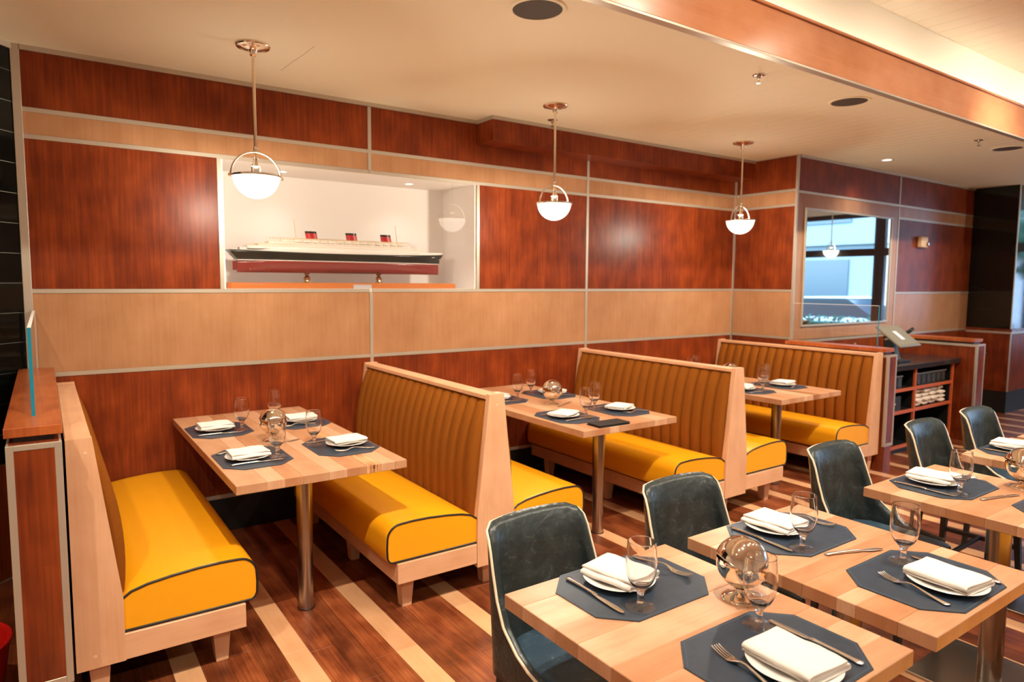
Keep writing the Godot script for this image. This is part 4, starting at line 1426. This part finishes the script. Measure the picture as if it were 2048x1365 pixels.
func lamps_and_fittings() -> void:
	var pe := 0.68
	pendant(0.945, 0.70, "nickel pendant lamp with lit opal bowl in front of the ship case", pe)
	pendant(2.932, 0.70, "nickel pendant lamp with lit opal bowl over the middle booth table", pe)
	pendant(4.985, 0.70, "nickel pendant lamp with lit opal bowl over the far booth table", pe)
	pendant(10.50, 3.02, "nickel pendant lamp by the street windows, seen in the wall mirror", pe, RAISED)
	# adjustable spotlights recessed in the raised ceiling above the square tables
	var words := ["one", "two", "three", "four", "five", "six", "seven"]
	var xs := [-0.75, 0.53, 1.87, 3.22, 4.56, 5.90, 7.25]
	var aims := [-0.50, 0.95, 2.75, 3.30, 4.70, 6.5, 7.9]
	var cores := [0.6, 6.3, 6.5, 0.0, 6.5, 5.5, 5.5]
	for i in xs.size():
		spot_fitting(Vector3(xs[i], RAISED, 3.30), Vector3(aims[i], 0.6 if i < 5 else 1.6, 1.25 if i < 5 else 0.7), 3.0 if i == 0 else 2.0, cores[i], "recessed spotlight %s of the row over the square tables" % words[i])
	for i in 4:
		var x: float = [1.20, 2.55, 3.90, 5.20][i]
		spot_fitting(Vector3(x, RAISED, 3.55), Vector3(x + 0.1, 0.7, 3.25), 1.2, 2.6, "recessed spotlight %s aimed straight down at the square tables" % words[i])
	for i in 6:
		var x: float = [-1.2, 1.0, 3.2, 5.4, 7.6, 9.8][i]
		spot_fitting(Vector3(x, RAISED, 5.9), Vector3(x, 0, 5.2), 3.2, 0.0, "recessed spotlight %s of the row behind the viewer" % words[i])
	spot_fitting(Vector3(6.785, CEIL, 1.02), Vector3(6.785, 0, 1.02), 0.6, 0.0, "small lit downlight in the ceiling before the wall mirror")
	# hidden strip of light on the ledge behind the wooden beam
	for i in 4:
		var x: float = [-1.0, 3.0, 7.0, 11.0][i]
		var st := thing("cove_light", "strip light hidden on the beam ledge, stretch %s" % ["one", "two", "three", "four"][i], "strip light", Vector3(x, 3.0205, 2.115), 0, "strip lights behind the beam")
		put(st, "channel", cbox(Vector3(3.96, 0.008, 0.02), 0.001), M.metal_trim, Vector3(0, 0.004, 0))
		put(st, "glowing_strip", cbox(Vector3(3.94, 0.002, 0.012), 0.0), M.lens, Vector3(0, 0.009, 0))
		var al := AreaLight3D.new()
		al.name = "strip_light"
		al.area_size = Vector2(3.94, 0.012)
		al.position = Vector3(0, 0.0115, 0)
		al.rotation = Vector3(PI * 0.5, 0, 0)
		al.light_color = WARM
		al.light_energy = 0.11
		al.area_range = 10.0
		al.area_attenuation = 2.0
		al.shadow_enabled = true
		st.add_child(al)
	# round speakers
	for q in [[1.855, "round ceiling speaker with dark grille above the middle bench, cut by the picture edge"], [4.437, "round ceiling speaker with dark grille beside the wooden beam, second of three"], [7.052, "round ceiling speaker with dark grille above the service station"]]:
		var s := thing("ceiling_speaker", q[1], "speaker", Vector3(q[0], CEIL, 1.926), 0, "round ceiling speakers")
		put(s, "rim", lathe([[0.110, -0.001], [0.112, -0.006], [0.128, -0.005], [0.131, 0.0]], 48, false), M.ceiling)
		put(s, "grille", lathe([[0.0, -0.0035], [0.111, -0.003], [0.111, 0.0], [0.0, 0.0]], 48), M.grille)
	# sprinkler heads
	for q in [[3.464, 1.923, "sprinkler head in the ceiling near the wooden beam over the middle aisle"], [6.458, 1.927, "sprinkler head in the ceiling near the last round speaker"], [3.177, 0.358, "sprinkler head in the ceiling behind the middle pendant rod"]]:
		var s := thing("sprinkler_head", q[2], "sprinkler", Vector3(q[0], CEIL, q[1]), 0.6, "ceiling sprinkler heads")
		put(s, "cover_plate", lathe([[0.015, 0.0], [0.037, 0.0], [0.036, -0.003], [0.020, -0.007], [0.015, -0.006]], 28, false), M.chrome)
		put(s, "body", lathe([[0.013, 0.0], [0.011, -0.018], [0.007, -0.022], [0.0, -0.022]], 16), M.steel)
		for a in [-1.0, 1.0]:
			put(s, "frame_arm", tube([Vector3(a * 0.008, -0.018, 0), Vector3(a * 0.012, -0.030, 0), Vector3(a * 0.004, -0.046, 0)], 0.002, 6), M.steel)
		put(s, "deflector", lathe([[0.0, -0.044], [0.015, -0.046], [0.015, -0.048], [0.0, -0.049]], 16), M.steel)
	# strobe box on the alcove wall
	var e := thing("alarm_strobe", "beige alarm box with a clear lens on the mahogany alcove wall", "alarm", Vector3(8.315, 2.065, Z_ALC + 0.001))
	put(e, "housing", cbox(Vector3(0.15, 0.125, 0.055), 0.008), plain(rgb(222, 190, 150), 0.5), Vector3(0, 0, 0.028))
	put(e, "lens", lathe([[0.026, 0.0], [0.025, 0.012], [0.016, 0.022], [0.0, 0.025]], 20), M.chrome, Vector3(0.045, -0.02, 0.055), Vector3(PI * 0.5, 0, 0))
	# wall mirror
	var m := thing("wall_mirror", "large silver-framed mirror on the maple alcove wall above the till", "mirror", Vector3(0, 0, Z_ALC + 0.001))
	bar(m, "mirror_glass", Vector3(6.00, 1.182, 0), Vector3(7.615, 2.285, 0.006), M.mirror)
	bar(m, "frame_rail", Vector3(5.982, 2.285, 0), Vector3(7.633, 2.303, 0.018), M.metal_trim, 0.002)
	bar(m, "frame_rail", Vector3(5.982, 1.164, 0), Vector3(7.633, 1.182, 0.018), M.metal_trim, 0.002)
	bar(m, "frame_stile", Vector3(5.982, 1.182, 0), Vector3(6.00, 2.285, 0.018), M.metal_trim, 0.002)
	bar(m, "frame_stile", Vector3(7.615, 1.182, 0), Vector3(7.633, 2.285, 0.018), M.metal_trim, 0.002)

# ---------------------------------------------------------------- display case and ship
func display_case() -> void:
	var c := thing("display_case", "white lit display case with glass front built into the panelled wall", "display case")
	var x0 := 0.918
	var x1 := 2.737
	var y0 := 1.524
	var y1 := 2.310
	var zb := -0.50
	bar(c, "back_panel", Vector3(x0 - 0.0, y0, zb - 0.02), Vector3(x1, y1, zb), M.case_white)
	bar(c, "side_panel", Vector3(x0, y0, zb), Vector3(x0 + 0.012, y1, -0.012), M.case_white)
	bar(c, "side_panel", Vector3(x1 - 0.012, y0, zb), Vector3(x1, y1, -0.012), M.case_white)
	bar(c, "shelf", Vector3(x0, y0 - 0.028, zb - 0.02), Vector3(x1, y0, -0.012), M.case_white)
	bar(c, "top_panel", Vector3(x0, y1, zb - 0.02), Vector3(x1, y1 + 0.03, -0.012), M.case_white)
	bar(c, "glass_front", Vector3(x0, y0, -0.010), Vector3(x1, y1, -0.006), M.glass)
	for x in [1.358, 2.294]:
		var p := put(c, "case_light", lathe([[0.026, 0.0], [0.036, 0.0], [0.036, -0.003], [0.027, -0.005]], 24, false), M.chrome, Vector3(x, y1, -0.25))
		put(p, "light_lens", lathe([[0.0, -0.002], [0.027, -0.002], [0.027, 0.0], [0.0, 0.0]], 20), M.lens)
		var l := SpotLight3D.new()
		l.name = "case_bulb"
		l.position = Vector3(x, y1 - 0.008, -0.25)
		l.rotation = Vector3(-PI * 0.5, 0, 0)
		l.light_color = Color(1.0, 0.97, 0.95)
		l.light_energy = 0.10
		l.light_size = 0.02
		l.spot_angle = 58.0
		l.spot_range = 6.0
		l.spot_attenuation = 2.0
		l.spot_angle_attenuation = 1.0
		l.shadow_enabled = true
		c.add_child(l)
	ship()

func hull_ring(x: float, y0: float, y1: float, lo_w: float, hi_w: float) -> PackedVector3Array:
	var r := PackedVector3Array()
	var n := 6
	for k in n:
		var t := k / float(n - 1)
		r.append(Vector3(x, lerpf(y0, y1, t), lerpf(lo_w, hi_w, pow(t, 0.6))))
	for k in n:
		var t := 1.0 - k / float(n - 1)
		r.append(Vector3(x, lerpf(y0, y1, t), -lerpf(lo_w, hi_w, pow(t, 0.6))))
	return r

# half breadth of the hull at station t (0 stern, 1 bow)
func beam(t: float) -> float:
	return 0.088 * pow(clampf(sin(PI * clampf(0.08 + t * 0.92, 0.0, 1.0)) * 1.25, 0.0, 1.0), 0.7)

func ship() -> void:
	var s := thing("model_ship", "model ocean liner with black and red hull and three red funnels in the case", "model ship", Vector3(0, 1.524, -0.235))
	var red := plain(rgb(136, 50, 46), 0.22)
	var blk := plain(rgb(20, 26, 22), 0.18)
	var wht := plain(rgb(240, 234, 226), 0.5)
	var crm := plain(rgb(226, 196, 142), 0.5)
	var fun := plain(rgb(186, 28, 30), 0.35)
	# stations: red underwater body, white boot line, black sides, white strake
	var L0 := 1.010
	var L1 := 2.555
	var red_rows := []
	var wl_rows := []
	var blk_rows := []
	var wht_rows := []
	for i in 25:
		var t := i / 24.0
		var b := maxf(beam(t), 0.002)
		var xr := lerpf(1.045, 2.532, t)
		var rise := 0.0
		red_rows.append(hull_ring(xr, 0.106 + rise, 0.184, maxf(b * 0.35, 0.001), maxf(b * (0.97 if t > 0.08 else 0.5), 0.0015)))
		wl_rows.append(hull_ring(lerpf(1.043, 2.536, t), 0.184, 0.189, maxf(b * 0.975, 0.002), maxf(b * 0.98, 0.002)))
		var sheer := 0.018 * pow(absf(t - 0.45) / 0.55, 2.2)
		var xb := lerpf(1.042, 2.537, t)
		var xt := lerpf(0.985, 2.565, t)
		var ring := PackedVector3Array()
		for k in 12:
			var kk := k if k < 6 else 11 - k
			var u := kk / 5.0
			var sgn := 1.0 if k < 6 else -1.0
			ring.append(Vector3(lerpf(xb, xt, u if t < 0.5 else u * u), lerpf(0.189, 0.240 + sheer, u), sgn * maxf(lerpf(b * 0.98, beam(clampf(t * 0.96 + 0.02, 0.0, 1.0)) + 0.004, u), 0.002)))
		blk_rows.append(ring)
		var bw := maxf(beam(clampf(t * 0.96 + 0.02, 0.0, 1.0)) + 0.002, 0.002)
		wht_rows.append(hull_ring(lerpf(1.06 + 0.0, 2.553, t), 0.240 + sheer, 0.262 + sheer * 0.7, bw * (1.0 if t > 0.1 else 0.7), bw * (0.99 if t > 0.1 else 0.7)))
	put(s, "red_underbody", loft(red_rows, 0), red)
	put(s, "waterline_stripe", loft(wl_rows, 0), wht)
	put(s, "black_hull", loft(blk_rows, 0), blk)
	put(s, "white_strake", loft(wht_rows, 0), wht)
	# bilge keel, rudder, propellers
	put(s, "bilge_keel", tube([Vector3(1.62, 0.118, 0.064), Vector3(1.75, 0.113, 0.070), Vector3(1.88, 0.112, 0.070), Vector3(2.02, 0.118, 0.064)], 0.002, 5), blk)
	put(s, "rudder", cbox(Vector3(0.04, 0.06, 0.006), 0.002), red, Vector3(1.040, 0.150, 0))
	for q in [[1.115, 0.128, 0.035], [1.235, 0.130, 0.052], [1.115, 0.128, -0.035], [1.235, 0.130, -0.052]]:
		put(s, "propeller", lathe([[0.0, -0.004], [0.013, -0.001], [0.013, 0.001], [0.0, 0.004]], 12), plain(rgb(214, 160, 80), 0.2, 1.0), Vector3(q[0], q[1], q[2]), Vector3(0, 0, PI * 0.5))
		put(s, "propeller_shaft", tube([Vector3(q[0], q[1], q[2]), Vector3(q[0] + 0.14, q[1] + 0.02, q[2] * 0.9)], 0.004, 6), red)
	# decks stepping up
	for q in [[1.10, 2.36, 0.266, 0.280, 0.072], [1.17, 2.30, 0.280, 0.296, 0.066], [1.24, 2.275, 0.296, 0.312, 0.060], [1.33, 2.25, 0.312, 0.326, 0.050], [1.42, 2.16, 0.326, 0.336, 0.036]]:
		var poly := [[q[0], -q[4] * 0.8], [q[0] + 0.03, -q[4]], [q[1] - 0.03, -q[4]], [q[1], -q[4] * 0.55], [q[1], q[4] * 0.55], [q[1] - 0.03, q[4]], [q[0] + 0.03, q[4]], [q[0], q[4] * 0.8]]
		var d := put(s, "deck_house", prism(poly, q[2] - 0.004, q[3], "y"), wht)
		put(d, "deck_edge", prism(poly, q[3], q[3] + 0.002, "y"), crm)
	# railings as rows of posts with a rail
	for q in [[1.12, 1.40, 0.282, 0.066], [1.25, 2.26, 0.328, 0.045]]:
		var mb := MB.new()
		for z in [-1.0, 1.0]:
			tube_into(mb, [Vector3(q[0], q[2] + 0.011, z * q[3]), Vector3(q[1], q[2] + 0.011, z * q[3])], 0.0010, 4)
			var n := int((q[1] - q[0]) / 0.022)
			for k in n + 1:
				var x: float = q[0] + (q[1] - q[0]) * k / n
				mb.box(Vector3(x, q[2] + 0.0055, z * q[3]), Vector3(0.0016, 0.011, 0.0016))
		put(s, "deck_railing", mb.done(), crm)
	# lifeboats
	var boat := []
	for k in 7:
		var t := k / 6.0 * 2.0 - 1.0
		var w := 0.011 * sqrt(maxf(0.02, 1.0 - t * t))
		boat.append(PackedVector3Array([Vector3(t * 0.021, 0.002 + 0.006 * t * t, 0), Vector3(t * 0.021, 0.009, w), Vector3(t * 0.021, 0.0135, w * 0.7), Vector3(t * 0.021, 0.0155, 0), Vector3(t * 0.021, 0.0135, -w * 0.7), Vector3(t * 0.021, 0.009, -w)]))
	var boat_mesh := loft(boat, 0)
	for z in [1.0, -1.0]:
		for k in 14:
			put(s, "lifeboat", boat_mesh, wht, Vector3(1.43 + k * 0.0585, 0.306, z * 0.066))
			if z > 0.0:
				put(s, "davit", tube([Vector3(1.405 + k * 0.0585, 0.300, 0.062), Vector3(1.405 + k * 0.0585, 0.324, 0.060), Vector3(1.405 + k * 0.0585, 0.328, 0.066)], 0.0012, 4), crm)
	# funnels, raked aft, black topped
	for x in [1.545, 1.835, 2.10]:
		var f := []
		var top := []
		for k in 4:
			var h: float = [0.334, 0.350, 0.368, 0.378][k]
			f.append(oval(Vector3(x - (h - 0.334) * 0.18, h, 0), 0.040, 0.024))
		for h in [0.378, 0.392]:
			top.append(oval(Vector3(x - (h - 0.334) * 0.18, h + 0.0, 0), 0.0405, 0.0245))
		var fn := put(s, "funnel", loft(f, 0), fun)
		put(fn, "black_top", loft(top, 0), blk)
	# masts with stays
	for q in [[1.436, 0.470], [2.185, 0.462]]:
		put(s, "mast", tube([Vector3(q[0], 0.326, 0), Vector3(q[0] - 0.014, q[1], 0)], 0.0026, 6), crm)
	for q in [[2.33, 2.365], [2.35, 2.395]]:
		put(s, "cargo_boom", tube([Vector3(q[0], 0.272, 0.02), Vector3(q[1], 0.300, 0.02)], 0.0018, 5), wht)
	put(s, "bow_name", name_marks(), wht)
	put(s, "anchor", cbox(Vector3(0.006, 0.010, 0.004), 0.001), wht, Vector3(2.535, 0.220, 0.016))
	# brass pedestals on a long plinth
	var brass := plain(rgb(206, 178, 140), 0.12, 1.0)
	for x in [1.505, 2.035]:
		put(s, "pedestal", lathe([[0.026, 0.040], [0.026, 0.046], [0.019, 0.050], [0.017, 0.058], [0.023, 0.066], [0.024, 0.074], [0.016, 0.082], [0.012, 0.090], [0.016, 0.096], [0.020, 0.100], [0.014, 0.112]], 24), brass, Vector3(x, 0, 0))
	var pl := []
	for q in [[0.962, 0.003], [0.985, 0.0], [2.605, 0.0], [2.628, 0.003]]:
		var d: float = 0.12 - q[1] * 6.0
		pl.append(PackedVector3Array([Vector3(q[0], 0.0, -d), Vector3(q[0], 0.0, d), Vector3(q[0], 0.026, d), Vector3(q[0], 0.040, d - 0.014), Vector3(q[0], 0.040, -d + 0.014), Vector3(q[0], 0.026, -d)]))
	var pln := put(s, "plinth", loft(pl, -1), plain(rgb(186, 106, 52), 0.25))
	put(pln, "plaque", cbox(Vector3(0.135, 0.028, 0.003), 0.0005), plain(rgb(206, 204, 202), 0.3, 0.6), Vector3(1.86, 0.014, 0.1215))

func oval(c: Vector3, rx: float, rz: float) -> PackedVector3Array:
	var r := PackedVector3Array()
	for k in 18:
		var a := TAU * k / 18
		r.append(c + Vector3(cos(a) * rx, 0, sin(a) * rz))
	return r

func name_marks() -> ArrayMesh:
	# the tiny pale lettering at the bow: separate strokes, too small to read in the photograph
	var mb := MB.new()
	for k in 7:
		mb.box(Vector3(2.458 + k * 0.0055, 0.236 + k * 0.0004, 0.0395 - k * 0.0018), Vector3(0.0034, 0.0048, 0.002))
	return mb.done()

# ---------------------------------------------------------------- service station
func station() -> void:
	var wood := plain(rgb(196, 92, 48), 0.4)
	var c := thing("service_counter", "open-fronted wooden service counter with shelves between the low partitions", "counter")
	var x0 := 5.872
	var x1 := 7.590
	var zb := 0.70
	var zf := 1.435
	bar(c, "back_board", Vector3(x0, 0.06, zb), Vector3(x1, 0.795, zb + 0.012), M.black)
	bar(c, "side_panel", Vector3(x0, 0.06, zb), Vector3(x0 + 0.018, 0.795, zf), M.black)
	bar(c, "side_panel", Vector3(7.485, 0.06, zb + 0.012), Vector3(7.512, 0.795, zf - 0.02), M.black)
	bar(c, "divider", Vector3(6.700, 0.06, zb + 0.012), Vector3(6.728, 0.795, zf - 0.02), M.black)
	bar(c, "upright_edge", Vector3(7.485, 0.06, zf - 0.02), Vector3(7.512, 0.795, zf), wood, 0.001)
	bar(c, "upright_edge", Vector3(6.700, 0.06, zf - 0.02), Vector3(6.728, 0.795, zf), wood, 0.001)
	for q in [[x0 + 0.018, 6.700], [6.728, 7.485]]:
		for y in [0.060, 0.385, 0.592]:
			var sh := bar(c, "shelf", Vector3(q[0], y, zb + 0.012), Vector3(q[1], y + 0.028, zf - 0.02), M.black)
			put(sh, "edge_strip", cbox(Vector3(q[1] - q[0], 0.028, 0.02), 0.001), wood, Vector3(0, 0, (zf - zb - 0.012) * 0.5))
	bar(c, "toe_kick", Vector3(x0, 0.0, zb), Vector3(x1, 0.06, zf - 0.06), M.black)
	bar(c, "filler", Vector3(7.512, 0.06, zb), Vector3(x1, 0.795, zf - 0.10), M.mahogany_part)
	var ct := thing("black_countertop", "polished black worktop of the service station", "countertop")
	bar(ct, "slab", Vector3(x0, 0.796, zb), Vector3(x1 + 0.005, 0.842, 1.462), M.counter, 0.003)
	# bins
	var clear := plain(rgb(60, 66, 66), 0.2)
	var bins := [[6.31, 0.42, 0.6205, 1.0, "black cutlery tray on the upper compartment beside the partition"], [7.10, 0.62, 0.6205, 1.0, "wide black cutlery tray on the upper compartment above the towels"], [6.31, 0.42, 0.4135, 0.8, "black storage bin with a pale tag on the middle shelf"]]
	for i in bins.size():
		var q: Array = bins[i]
		var b := thing("storage_bin", q[4], "bin", Vector3(q[0], q[2], 1.22), 0, "black bins in the service counter")
		var w: float = q[1]
		var h := 0.105 if i < 2 else 0.13
		bar(b, "base", Vector3(-w * 0.5, 0, -0.18), Vector3(w * 0.5, 0.006, 0.18), M.black)
		bar(b, "front_wall", Vector3(-w * 0.5, 0.006, 0.174), Vector3(w * 0.5, h, 0.18), M.black)
		bar(b, "back_wall", Vector3(-w * 0.5, 0.006, -0.18), Vector3(w * 0.5, h, -0.174), M.black)
		for sx in [-1.0, 1.0]:
			bar(b, "side_wall", Vector3(minf(sx * w * 0.5, sx * (w * 0.5 - 0.006)), 0.006, -0.174), Vector3(maxf(sx * w * 0.5, sx * (w * 0.5 - 0.006)), h, 0.174), M.black)
		if i < 2:
			bar(b, "rolled_lip", Vector3(-w * 0.5 - 0.004, h, 0.168), Vector3(w * 0.5 + 0.004, h + 0.012, 0.19), plain(rgb(150, 156, 156), 0.25), 0.003)
			var n := 4 if i == 0 else 6
			for k in n:
				bar(b, "clear_slot", Vector3(-w * 0.5 + w * (k + 0.2) / n, 0.012, 0.1805), Vector3(-w * 0.5 + w * (k + 0.75) / n, h - 0.01, 0.184), clear, 0.001)
		else:
			bar(b, "tag", Vector3(-0.02, 0.055, 0.1805), Vector3(0.11, 0.068, 0.182), M.case_white)
	# rolled towels piled on the middle shelf
	var tw := []
	for q in [[-0.055, 0.010], [-0.050, 0.017], [-0.02, 0.0205], [0.02, 0.019], [0.052, 0.016], [0.057, 0.010]]:
		var row := PackedVector3Array()
		for k in 12:
			var a := TAU * k / 12
			row.append(Vector3(signf(cos(a)) * pow(absf(cos(a)), 0.7) * 0.072 * (0.9 + q[1] * 4.0), 0.0206 + sin(a) * q[1], q[0] * 1.7))
		tw.append(row)
	var tm := loft(tw, 0)
	for col in 4:
		for lv in 4:
			var t := thing("folded_towel", "folded cream towel, %s layer of the %s pile from the divider on the shelf" % [["bottom", "second", "third", "top"][lv], ["first", "second", "third", "fourth"][col]], "towel", Vector3(6.835 + col * 0.163 + rng.randf_range(-0.008, 0.008), 0.4135 + lv * 0.0412, 1.31 + rng.randf_range(-0.015, 0.02)), rng.randf_range(-0.12, 0.12), "folded towels on the middle shelf")
			put(t, "towel_cloth", tm, M.towel)
	# till
	var p := thing("till_terminal", "grey touchscreen till tilted back on a black stand on the worktop", "till", Vector3(6.69, 0.842, 1.22))
	put(p, "stand_base", cbox(Vector3(0.24, 0.02, 0.24), 0.005), M.black, Vector3(0, 0.010, 0))
	put(p, "stand_neck", prism([[-0.08, 0.02], [0.06, 0.02], [0.0, 0.22], [-0.06, 0.20]], -0.04, 0.04), M.black, Vector3(0, 0, 0), Vector3(0, -PI * 0.5, 0))
	var scr := put(p, "screen_housing", cbox(Vector3(0.40, 0.30, 0.022), 0.006), plain(rgb(128, 122, 108), 0.35), Vector3(0.0, 0.245, 0.045), Vector3(-0.92, 0, 0))
	put(scr, "glass_panel", cbox(Vector3(0.36, 0.26, 0.002), 0.0), plain(rgb(142, 136, 124), 0.25), Vector3(0, 0, 0.0115))
	var logo := plain(rgb(228, 226, 240), 0.4)
	put(scr, "screen_logo", cbox(Vector3(0.07, 0.12, 0.001), 0.0), logo, Vector3(-0.01, 0.0, 0.0131))
	put(p, "card_reader", cbox(Vector3(0.09, 0.03, 0.16), 0.008), M.black, Vector3(0.235, 0.26, 0.0), Vector3(-0.6, 0, 0.3))
	# small chrome pot beside the till
	var k := thing("steel_pot", "small shiny steel pot on the worktop behind the glass screen", "pot", Vector3(6.26, 0.842, 1.08))
	put(k, "vessel", lathe([[0.0, 0.0], [0.055, 0.0], [0.062, 0.01], [0.064, 0.10], [0.056, 0.13], [0.040, 0.15], [0.0, 0.155]], 28), M.chrome)
	put(k, "knob", lathe([[0.006, 0.155], [0.006, 0.165], [0.014, 0.172], [0.012, 0.184], [0.0, 0.188]], 16), M.chrome)
	put(k, "handle", tube([Vector3(-0.060, 0.11, 0), Vector3(-0.095, 0.115, 0), Vector3(-0.100, 0.07, 0), Vector3(-0.064, 0.04, 0)], 0.006, 8), M.black)
	# metal shelf arm beyond the far partition
	var a := thing("metal_bracket", "short grey metal ledge fixed to the far side of the station partition", "ledge", Vector3(7.787, 0.80, 1.45))
	put(a, "ledge_plate", cbox(Vector3(0.26, 0.012, 0.14), 0.002), M.steel, Vector3(0.13, 0.075, 0))
	put(a, "ledge_apron", cbox(Vector3(0.24, 0.06, 0.012), 0.002), M.steel, Vector3(0.12, 0.039, 0.055))

# ---------------------------------------------------------------- the street outside the windows
func outside() -> void:
	var g := struct("ground_street", "grey street and pavement outside the windows")
	bar(g, "pavement", Vector3(13.3, -0.25, -20), Vector3(16.0, -0.12, 40), plain(rgb(150, 150, 148), 0.9))
	bar(g, "roadway", Vector3(16.0, -0.35, -20), Vector3(27.0, -0.20, 40), plain(rgb(88, 90, 92), 0.9))
	var w := plain(rgb(132, 148, 152), 0.8)
	var dk := plain(rgb(64, 84, 92), 0.15)
	var b := thing("office_building", "grey office building across the street, seen in the wall mirror", "building", Vector3(27.5, 0, 22.6))
	var pale := plain(rgb(232, 236, 238), 0.8)
	var b2 := thing("white_building", "white building across the street, its edge seen in the wall mirror", "building", Vector3(27.5, 0, -0.8))
	for q in [[b, w, 12.0], [b2, pale, 11.3]]:
		var h: float = q[2]
		bar(q[0], "ground_floor", Vector3(0, -0.3, -h), Vector3(6, 3.2, h), q[1])
		bar(q[0], "upper_floors", Vector3(-0.3, 3.2, -h), Vector3(6, 14, h), q[1])
		for j in 3:
			for i in 5:
				bar(q[0], "window", Vector3(-0.36, 4.1 + j * 3.2, -h + 1.2 + i * 4.2), Vector3(-0.30, 5.9 + j * 3.2, -h + 3.6 + i * 4.2), dk)
	for i in 4:
		bar(b, "shop_window", Vector3(-0.06, 0.3, -10.6 + i * 5.2), Vector3(0.0, 2.6, -7.0 + i * 5.2), dk)
	for i in 2:
		car(Vector3(18.2 + i * 2.6, -0.2, 7.2 - i * 7.4), ["silver car parked across the street, seen in the wall mirror", "white car parked further along the street outside"][i], [rgb(196, 204, 208), rgb(226, 228, 228)][i])
	var leaf := plain(rgb(52, 110, 66), 0.8)
	var trunk := plain(rgb(84, 66, 50), 0.9)
	for i in 3:
		var q: Array = [[16.6, 2.4, 1.0], [17.4, 12.5, 1.2], [21.5, 3.8, 1.4]][i]
		var t := thing("street_tree", ["small leafy street tree outside near the stone column", "leafy street tree outside beyond the silver car", "taller leafy street tree across the road"][i], "tree", Vector3(q[0], -0.15, q[1]), 0, "street trees")
		put(t, "trunk", tube([Vector3(0, 0, 0), Vector3(0.05, 1.2, 0.02), Vector3(0, 2.4 * q[2], 0)], 0.09, 8), trunk)
		put(t, "crown", leaf_crown(i, 1.3 * q[2]), leaf, Vector3(0, 2.6 * q[2], 0))
	var hd := thing("clipped_hedge", "clipped green hedge outside below the windows", "hedge", Vector3(14.6, -0.12, 3.4))
	put(hd, "foliage", hedge_mesh(), plain(rgb(36, 112, 84), 0.8))

func leaf_crown(sd: int, r: float) -> ArrayMesh:
	var rr := RandomNumberGenerator.new()
	rr.seed = 900 + sd
	var mb := MB.new()
	for k in 1400:
		var d := Vector3(rr.randf_range(-1, 1), rr.randf_range(-0.8, 1), rr.randf_range(-1, 1))
		if d.length() > 1.0:
			continue
		var p := d * r
		var a := Vector3(rr.randf_range(-1, 1), rr.randf_range(-1, 1), rr.randf_range(-1, 1)).normalized() * 0.13
		var b := a.cross(Vector3(rr.randf_range(-1, 1), rr.randf_range(-1, 1), rr.randf_range(-1, 1))).normalized() * 0.08
		mb.quad(p - a, p - b, p + a, p + b)
	return mb.done()

func hedge_mesh() -> ArrayMesh:
	var rr := RandomNumberGenerator.new()
	rr.seed = 77
	var mb := MB.new()
	mb.box(Vector3(0, 0.42, 0), Vector3(0.55, 0.84, 6.0))
	for k in 2600:
		var p := Vector3(rr.randf_range(-0.34, 0.34), rr.randf_range(0.0, 0.98), rr.randf_range(-3.1, 3.1))
		var a := Vector3(rr.randf_range(-1, 1), rr.randf_range(-1, 1), rr.randf_range(-1, 1)).normalized() * 0.06
		var b := a.cross(Vector3.UP + Vector3(0.1, 0, 0.2)).normalized() * 0.035
		mb.quad(p - a, p - b, p + a, p + b)
	return mb.done()

func car(at: Vector3, label: String, col: Color) -> void:
	var c := thing("parked_car", label, "car", at)
	var paint := plain(col, 0.2)
	var body := [[-2.1, 0.30], [-2.15, 0.62], [-1.9, 0.80], [-1.2, 0.88], [1.1, 0.90], [2.0, 0.78], [2.15, 0.58], [2.1, 0.30]]
	var m := put(c, "body", prism(body, -0.85, 0.85), paint, Vector3.ZERO, Vector3(0, PI * 0.5, 0))
	put(c, "cabin", prism([[-1.35, 0.87], [-0.75, 1.38], [0.65, 1.40], [1.45, 0.88]], -0.72, 0.72), plain(rgb(40, 52, 58), 0.1), Vector3.ZERO, Vector3(0, PI * 0.5, 0))
	put(c, "roof", prism([[-0.80, 1.37], [-0.6, 1.43], [0.5, 1.45], [0.70, 1.39]], -0.70, 0.70), paint, Vector3.ZERO, Vector3(0, PI * 0.5, 0))
	for sx in [-1.0, 1.0]:
		for sz in [-1.0, 1.0]:
			var wl := put(c, "wheel", lathe([[0.0, -0.1], [0.32, -0.1], [0.33, -0.08], [0.33, 0.08], [0.32, 0.1], [0.0, 0.1]], 24), M.black, Vector3(sx * 0.80, 0.33, sz * 1.35), Vector3(0, 0, PI * 0.5))
			put(wl, "hubcap", lathe([[0.0, -0.11], [0.2, -0.105], [0.2, 0.105], [0.0, 0.11]], 20), M.steel)
	m.set_meta("label", "painted car body")
